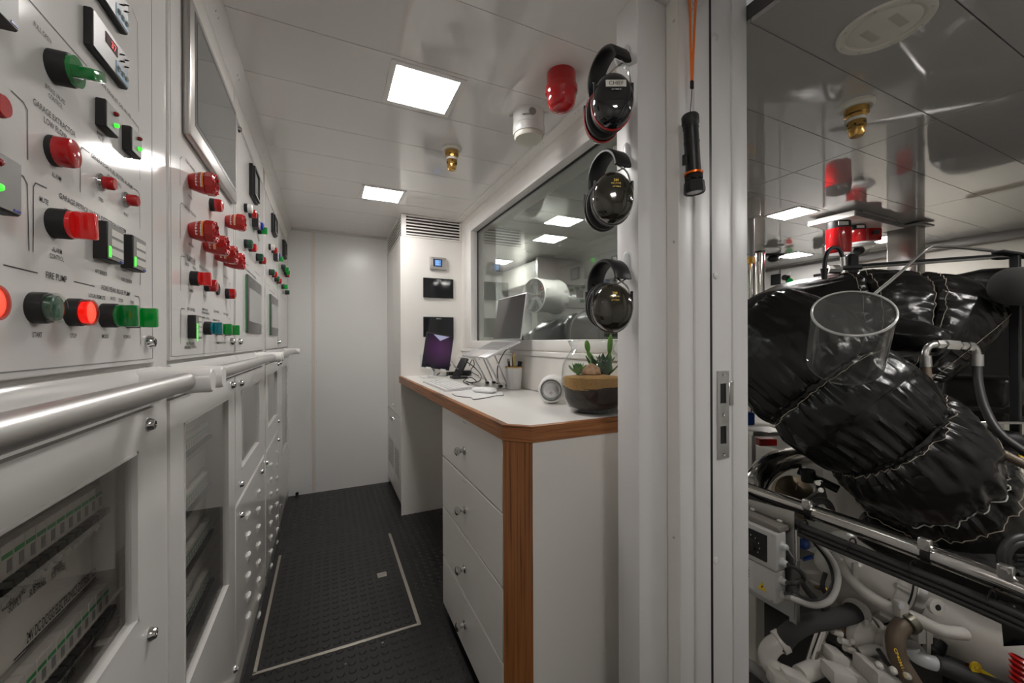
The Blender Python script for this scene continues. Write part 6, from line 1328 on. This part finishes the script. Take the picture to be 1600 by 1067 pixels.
sn = thing('pressure_sensor', W(1300, 425, 1.95), 'sensor with black hose loop on top of the lagging', 'sensor'); MB().tube(Wp((1288, 432, 1.95), (1289, 410, 1.95), (1294, 393, 1.95), (1303, 387, 1.95), (1312, 391, 1.95), (1317, 405, 1.95)), .009, 10, samples=24).build('hose_loop', BLACK, sn); MB().cyl(W(1317, 402, 1.95), W(1318, 416, 1.95), .012, n=12).build('ferrule', STEEL, sn); MB().cyl(W(1288, 420, 1.95), W(1288, 437, 1.95), .016, .010, n=12).build('plug', BLACK, sn)
MB().cyl(W(1292, 421, 2.0), W(1312, 421, 2.0), .022, n=8).build('brass_body', STEEL, sn); MB().cyl(W(1312, 419, 2.0), W(1345, 418, 2.0), .012, n=10).build('stem', BLACK, sn); MB().obox(W(1331, 420, 2.2), CR, UP, FWD, .06, .16, .04, .01).build('bracket', BLACK, sn)

# ---- ceiling fittings of the engine room
vt = thing('ceiling_vent_tray', PZ(1335, 345, 1.87), 'flat white vent tray hanging from the engine room ceiling', 'vent'); zv = 1.868
A_, B_, C_ = PZ(1262, 354, zv), PZ(1335, 337, zv), PZ(1412, 357, zv); D_ = A_+C_-B_
MB().prism([A_, B_, C_, D_], (0, 0, .034)).build('tray', WHITE2, vt, smooth=False)
nrm = V((0, 0, 1)).cross((C_-B_)).normalized(); 
if nrm.dot(B_-CAM) > 0: nrm = -nrm
for i_ in range(4): MB().obox((B_+C_)/2+V((0, 0, .005+.0075*i_))+nrm*.004, (C_-B_), nrm, V((0, 0, 1)), (C_-B_).length*.97, .006, .003).build('louvre_slat', GREYPL, vt, smooth=False)
MB().prism([A_.lerp(D_, .15)+V((0, 0, .034)), B_.lerp(C_, .15)+V((0, 0, .034)), C_.lerp(B_, .15)+V((0, 0, .034)), D_.lerp(A_, .15)+V((0, 0, .034))], (0, 0, ZC-zv-.035)).build('neck', GREYPL, vt, smooth=False)
def beacon(px, yt, yb2, wpx, z_, label, cap=.22):
    a_, b_ = W(px, yt, z_), W(px, yb2, z_); r_ = wpx/2*z_/FPX; h_ = a_.z-b_.z; t_ = thing('warning_beacon', a_, label, 'beacon', 'red beacons in the engine room')
    MB().lathe([(0, 0), (r_*.92, 0), (r_*.95, h_*cap), (0, h_*cap)], a_, (0, 0, -1), 28).build('base', BLACK, t_); MB().lathe([(r_, h_*cap), (r_*1.0, h_*(cap+.08)), (r_*.97, h_*.95), (r_*.88, h_), (0, h_)], a_, (0, 0, -1), 28).build('lens', REDL, t_)
    MB().obox(a_-V((0, 0, h_*cap*.5))-FWD*r_*.93-CR*r_*.3, CR, UP, FWD, r_*.9, h_*cap*.5, .004).build('label', PAPER, t_, smooth=False)
beacon(1310, 348, 397, 33, 2.45, 'large red cylindrical beacon hanging left under the vent tray'); beacon(1338, 354, 386, 25, 2.65, 'smaller red beacon in the middle of the beacon row')
rb_ = thing('red_sounder', W(1360, 360, 2.75), 'boxy red sounder at the right of the beacon row', 'sounder'); MB().obox(W(1360, 368, 2.75), CR, UP, FWD, .095, .085, .08, .008, 2).build('housing', REDP, rb_); MB().cyl(W(1368, 363, 2.70), W(1370, 363, 2.66), .016, n=16).build('horn', BLACK, rb_)
dc = thing('dome_camera', W(1342, 385, 2.6), 'white dome camera with clear bubble under the red beacons', 'camera'); a_ = W(1342, 381, 2.6); MB().lathe([(0, 0), (.075, 0), (.085, .012), (.075, .028), (0, .028)], a_, (0, 0, -1), 32).build('mount', WLENS, dc); MB().lathe([(.064, .026), (.062, .045), (.050, .070), (.028, .086), (0, .092)], a_, (0, 0, -1), 32).build('clear_bubble', JARGL, dc); MB().ell(a_-V((0, 0, .045)), V((.03, 0, 0)), V((0, .03, 0)), V((0, 0, .03)), 14, 8).build('lens_unit', BLACK, dc)
# round hatch
hc_ = PZ(1381, 42, ZC); rh = .098
hh_ = thing('round_ceiling_hatch', hc_, 'round cream inspection hatch in the engine room ceiling', 'hatch')
MB().lathe([(0, .001), (rh*.80, .001), (rh*.82, .005), (rh*.97, .006), (rh, .002), (rh, 0)], hc_, (0, 0, -1), 56).build('ring', CREAMP, hh_); MB().lathe([(0, .0045), (rh*.70, .0045), (rh*.74, .0015)], hc_, (0, 0, -1), 48).build('lid', CREAMP, hh_)
for s_ in (-1, 1): MB().box((hc_.x-rh*.34, hc_.y+s_*rh*.30-rh*.10, ZC-.0058), (hc_.x+rh*.34, hc_.y+s_*rh*.30+rh*.10, ZC-.0040), .001).build('grip', mat('cream_dark', (.55, .53, .46), .4), hh_)
for k_ in range(8): a_ = k_*PI/4+.2; MB().lathe([(0, 0), (.003, 0), (.0025, .001), (0, .0012)], hc_+V((math.cos(a_)*rh*.9, math.sin(a_)*rh*.9, -.006)), (0, 0, -1), 8).build('screw', STEEL, hh_)
# pillar
pp = PZ(1415, 353, ZC); pr_ = thing('steel_pillar', (pp.x, pp.y, ERF), 'polished square steel pillar right of the red beacons', 'pillar')
MB().box((pp.x-.06, pp.y-.085, ERF), (pp.x+.06, pp.y+.085, ZC-.001), .012, 3).build('column', STEEL, pr_); MB().box((pp.x-.09, pp.y-.12, ZC-.025), (pp.x+.09, pp.y+.12, ZC-.010), .004).build('cap_plate', GREYPL, pr_); MB().box((pp.x-.08, pp.y-.06, 1.40), (pp.x-.055, pp.y+.02, 1.56), .004).build('red_call_box', REDP, pr_)
# polished tanks at the left edge
for k_, (px, z_, r_, top, lab) in enumerate(((1187, 2.6, .030, 396, 'polished steel post just right of the door jamb'), (1172, 2.5, .026, 400, 'polished steel post half hidden by the door jamb'))):
    a_ = W(px, top, z_); t_ = thing('polished_post', (a_.x, a_.y, ERF), lab, 'post', 'polished posts by the jamb'); MB().cyl((a_.x, a_.y, ERF), (a_.x, a_.y, a_.z), r_, n=28).build('tube', POLSTEEL, t_); MB().cyl((a_.x, a_.y, a_.z), (a_.x, a_.y, a_.z+.012), r_*1.15, n=28).build('cap', BLACK, t_)
yl_ = thing('amber_lamp', W(1174, 405, 2.4), 'small amber lamp at the door jamb edge', 'lamp'); MB().cyl(W(1174, 402, 2.4), W(1174, 412, 2.4), .021, n=16).build('lens', mat('amber_lens', (.75, .38, .02), .2), yl_); MB().cyl(V((*W(1174, 395, 2.4).xy, ZC)), W(1174, 402, 2.4), .017, n=16).build('base', GREYPL, yl_)
cy_ = thing('ceiling_canister', PZ(1177, 315, ZC), 'grey cylindrical canister on the ceiling beside the jamb', 'canister'); q = PZ(1177, 312, ZC); MB().cyl(q, q-V((0, 0, .10)), .035, n=24).build('body', ENGW2, cy_)
bl_ = thing('bulkhead_lamp', PZ(1210, 395, ZC-.02), 'black bulkhead lamp with clear globe at the far left', 'lamp'); q = W(1208, 399, 3.6); MB().obox(q, CR, UP, FWD, .16, .02, .08, .005).build('plate', BLACK, bl_); MB().ell(q-UP*.035, CR*.05, FWD*.04, UP*.03, 14, 8).build('bracket', BLACK, bl_); MB().ell(q+CR*.07-UP*.02, CR*.03, FWD*.03, UP*.045, 16, 10).build('globe', JARGL, bl_)
# lockers along the far wall with latches and indicator lamps
def PXE(px, py): return PX(px, py, 4.60)
yL0, yL1, yL2, yL3 = PXE(1195, 470).y, PXE(1218, 470).y, PXE(1287, 470).y, PXE(1330, 470).y
for (ya_, yb2, lab) in ((yL1+.012, yL0, 'white wall cabinet at the far left beside the polished posts'), (yL2+.012, yL1-.012, 'wide white wall cabinet with green and red lamps'), (yL3, yL2-.012, 'white wall cabinet right of the one with lamps')):
    t_ = thing('wall_cabinet', (4.66, (ya_+yb2)/2, ERF), lab, 'cabinet', 'white cabinets on the far engine room wall'); ztop = PXE(1240, 418).z
    MB().box((4.60, ya_, ERF), (ERX-.001, yb2, ztop), .006).build('body', WHITE, t_)
    q = PXE(1213 if ya_ > yL1 else (1281 if ya_ > yL2 else 1325), 437); MB().box((4.585, q.y-.055, q.z-.06), (4.60, q.y+.055, q.z+.06), .004).build('latch', BLACK, t_)
    if yL2 < ya_ < yL1:
        for px, py, mm, r_ in ((1228, 434, BLACK, .03), (1236, 439, GREENL, .028), (1235, 453, REDL, .028)):
            q = PXE(px, py); MB().box((4.59, q.y-.05, q.z-.06), (4.60, q.y+.05, q.z+.06)).build('lamp_plate', PAPER if mm is not BLACK else WHITE, t_, smooth=False); MB().cyl((4.59, q.y, q.z), (4.57, q.y, q.z), r_, n=16).build('lamp', mm, t_)
pg = thing('ceiling_duct', (4.5, 2.2, 1.75), 'long dark grey duct under the far ceiling edge', 'duct'); z_ = PXE(1240, 409).z+.02
MB().cyl((4.50, PXE(1195, 420).y, z_), (4.50, PXE(1395, 400).y, z_), .07, n=20).build('tube', GREYPL, pg)
wp_ = thing('wall_panel', (4.66, .9, 1.2), 'long cream panel on the far wall at the right', 'panel')
MB().box((ERX-.03, -.6, .2), (ERX-.001, 1.35, 1.55), .01).build('board', mat('cream_board', (.70, .66, .58), .45), wp_); MB().box((ERX-.035, -.6, 1.56), (ERX-.001, 1.35, 1.59), .004).build('rail', BRONZE, wp_)
MB().tube([V((ERX-.04, .55+.32*math.cos(t*PI/10), 1.15+.20*math.sin(t*PI/10))) for t in range(11)], .01, 8).build('grab_bow', CREAMP, wp_)

# ---- what the window shows
fq = W(850, 463, 3.55); fa = V((-1, -.25, 0)).normalized(); fn_ = thing('fan_duct', fq, 'white round fan duct with spoked guard seen through the window', 'fan'); RF = .150
MB().lathe([(RF*.96, 0), (RF*1.03, .005), (RF*1.03, .02), (RF, .03), (RF, .26), (RF*1.05, .27), (RF*1.05, .29), (0, .29)], fq+fa*.13, -fa, 48).build('casing', WHITE2, fn_); MB().lathe([(0, .07), (RF*.95, .07)], fq+fa*.13, -fa, 40).build('dark_throat', GREYPL, fn_)
fu = V((0, 0, 1)); fv = fa.cross(fu)
for k_ in range(16): a_ = k_*PI/8; MB().tube([fq+fa*.13+(fu*math.cos(a_)+fv*math.sin(a_))*.02, fq+fa*.13+(fu*math.cos(a_)+fv*math.sin(a_))*RF], .0022, 5).build('guard_spoke', STEEL, fn_)
for r_ in (.05, .09, .13): MB().tube([fq+fa*.13+(fu*math.cos(i_*PI/16)+fv*math.sin(i_*PI/16))*r_ for i_ in range(32)], .0018, 5, closed=True).build('guard_ring', STEEL, fn_)
for k_ in range(5): a_ = k_*2*PI/5; MB().obox(fq+fa*.10+(fu*math.cos(a_)+fv*math.sin(a_))*.08, (fu*math.cos(a_)+fv*math.sin(a_)), fa+fv*.4, fa.cross(fu), .13, .006, .05, .002).build('fan_blade', LGREY, fn_)
MB().box((fq.x-.10, fq.y-.05, ERF), (fq.x+.02, fq.y+.05, fq.z-RF*.98), .004).build('stand', WHITE2, fn_); MB().obox(fq+fa*.02-FWD*RF*1.0+UP*.05, CR, UP, FWD, .05, .02, .004).build('maker_badge', REDP, fn_, smooth=False)
for k_, (px, py, w_, h_, lab) in enumerate(((870, 415, .34, .22, 'white electrical box high on the end wall seen through the window'), (925, 420, .5, .26, 'wide white electrical box right of the fan seen through the window'), (905, 462, .55, .34, 'white starter panel with green lamp seen through the window'))):
    q = PY(px, py, ERY1-.02); t_ = thing('electrical_box', q, lab, 'electrical box', 'boxes on the engine room end wall'); MB().box((q.x-w_/2, ERY1-.12, q.z-h_/2), (q.x+w_/2, ERY1-.001, q.z+h_/2), .006).build('housing', WHITE, t_); MB().box((q.x-w_*.2, ERY1-.125, q.z-h_*.12), (q.x-w_*.02, ERY1-.12, q.z+h_*.15)).build('display', GREYPL, t_, smooth=False); MB().cyl((q.x+w_*.25, ERY1-.12, q.z), (q.x+w_*.25, ERY1-.14, q.z), .025, n=14).build('lamp', GREENLED if k_ == 2 else GREYPL, t_)
du = thing('air_duct', (1.9, 3.9, 1.7), 'pale rectangular air duct under the ceiling seen through the window', 'duct'); MB().box((1.85, 3.35, 1.68), (2.35, 4.25, 1.90), .01).build('trunk', ENGW2, du); MB().box((1.83, 3.33, 1.66), (2.37, 3.37, 1.912), .004).build('flange', STEEL, du)

# ---- more fittings on the engine
for k_ in range(9):
    t = 1.9+k_*.42; d_ = dA.normalized(); u_, w_ = orth(d_); q = A_eng+d_*La*.675+(u_*math.cos(t)+w_*math.sin(t))*.150
    MB().cyl(q-d_*.020, q+d_*.020, .010, n=6).build('flange_bolt', ENGW2, en)
MB().lathe([(0, 0), (.055, 0), (.060, .006), (.060, .030), (.048, .045), (.030, .052), (0, .054)], W(1338, 984, 1.43), -FWD+CR*.3, 28).build('pump_cap', ENGW, en)
MB().lathe([(0, 0), (.048, 0), (.052, .006), (.052, .028), (.040, .042), (.020, .050), (0, .052)], W(1383, 1003, 1.39), -FWD+CR*.25+UP*.2, 28).build('pump_cap', ENGW, en)
MB().lathe([(.058, -.010), (.064, -.008), (.064, .008), (.058, .010)], W(1358, 992, 1.42), CR*.85-UP*.4, 28).build('strap_band', ENGW, en)
for px, py in ((1352, 972), (1368, 1010), (1330, 1002), (1396, 985)): MB().lathe([(0, 0), (.009, 0), (.009, .006), (0, .008)], W(px, py, 1.37), -FWD, 6).build('hex_bolt', ENGW2, en)
pipe(((1345, 1020, 1.36), (1365, 1015, 1.35), (1385, 1022, 1.34), (1398, 1035, 1.33)), .016, ENGW2, 'return_pipe', 20, 12)
pipe(((1372, 1015, 1.30), (1385, 1035, 1.29), (1400, 1052, 1.28), (1425, 1075, 1.27)), .007, HOSEM, 'thin_wire', 20, 8)
pipe(((1290, 895, 1.45), (1285, 915, 1.44), (1293, 935, 1.43), (1290, 955, 1.42)), .008, HOSEM, 'thin_wire', 18, 8)
pipe(((1310, 958, 1.45), (1318, 975, 1.44), (1316, 1000, 1.43)), .012, BRONZE, 'copper_pipe', 14, 10)
MB().obox(W(1440, 985, 1.36), CR, UP, FWD, .05, .075, .03, .004, 2).build('sensor_block', ENGW2, en); MB().obox(W(1438, 980, 1.33), CR, UP, FWD, .03, .012, .002).build('blue_sticker', BLUEP, en, smooth=False)
MB().obox(W(1448, 1010, 1.35), CR, UP, FWD, .014, .14, .02, .003).build('bracket_bar', ENGW2, en)
MB().obox(W(1395, 1062, 1.30), CR-UP*.35, UP, FWD, .20, .06, .10, .010, 2).build('valve_cover', ENGW, en)
for i_ in range(3): MB().lathe([(0, 0), (.011, 0), (.011, .008), (.006, .012), (0, .012)], W(1372+i_*22, 1040+i_*8, 1.24), UP*.7-FWD*.7, 10).build('cover_bolt', ENGW2, en)
MB().obox(W(1310, 1055, 1.30), CR-UP*.3, UP, FWD, .08, .05, .06, .006, 2).build('valve_block', ENGW, en)
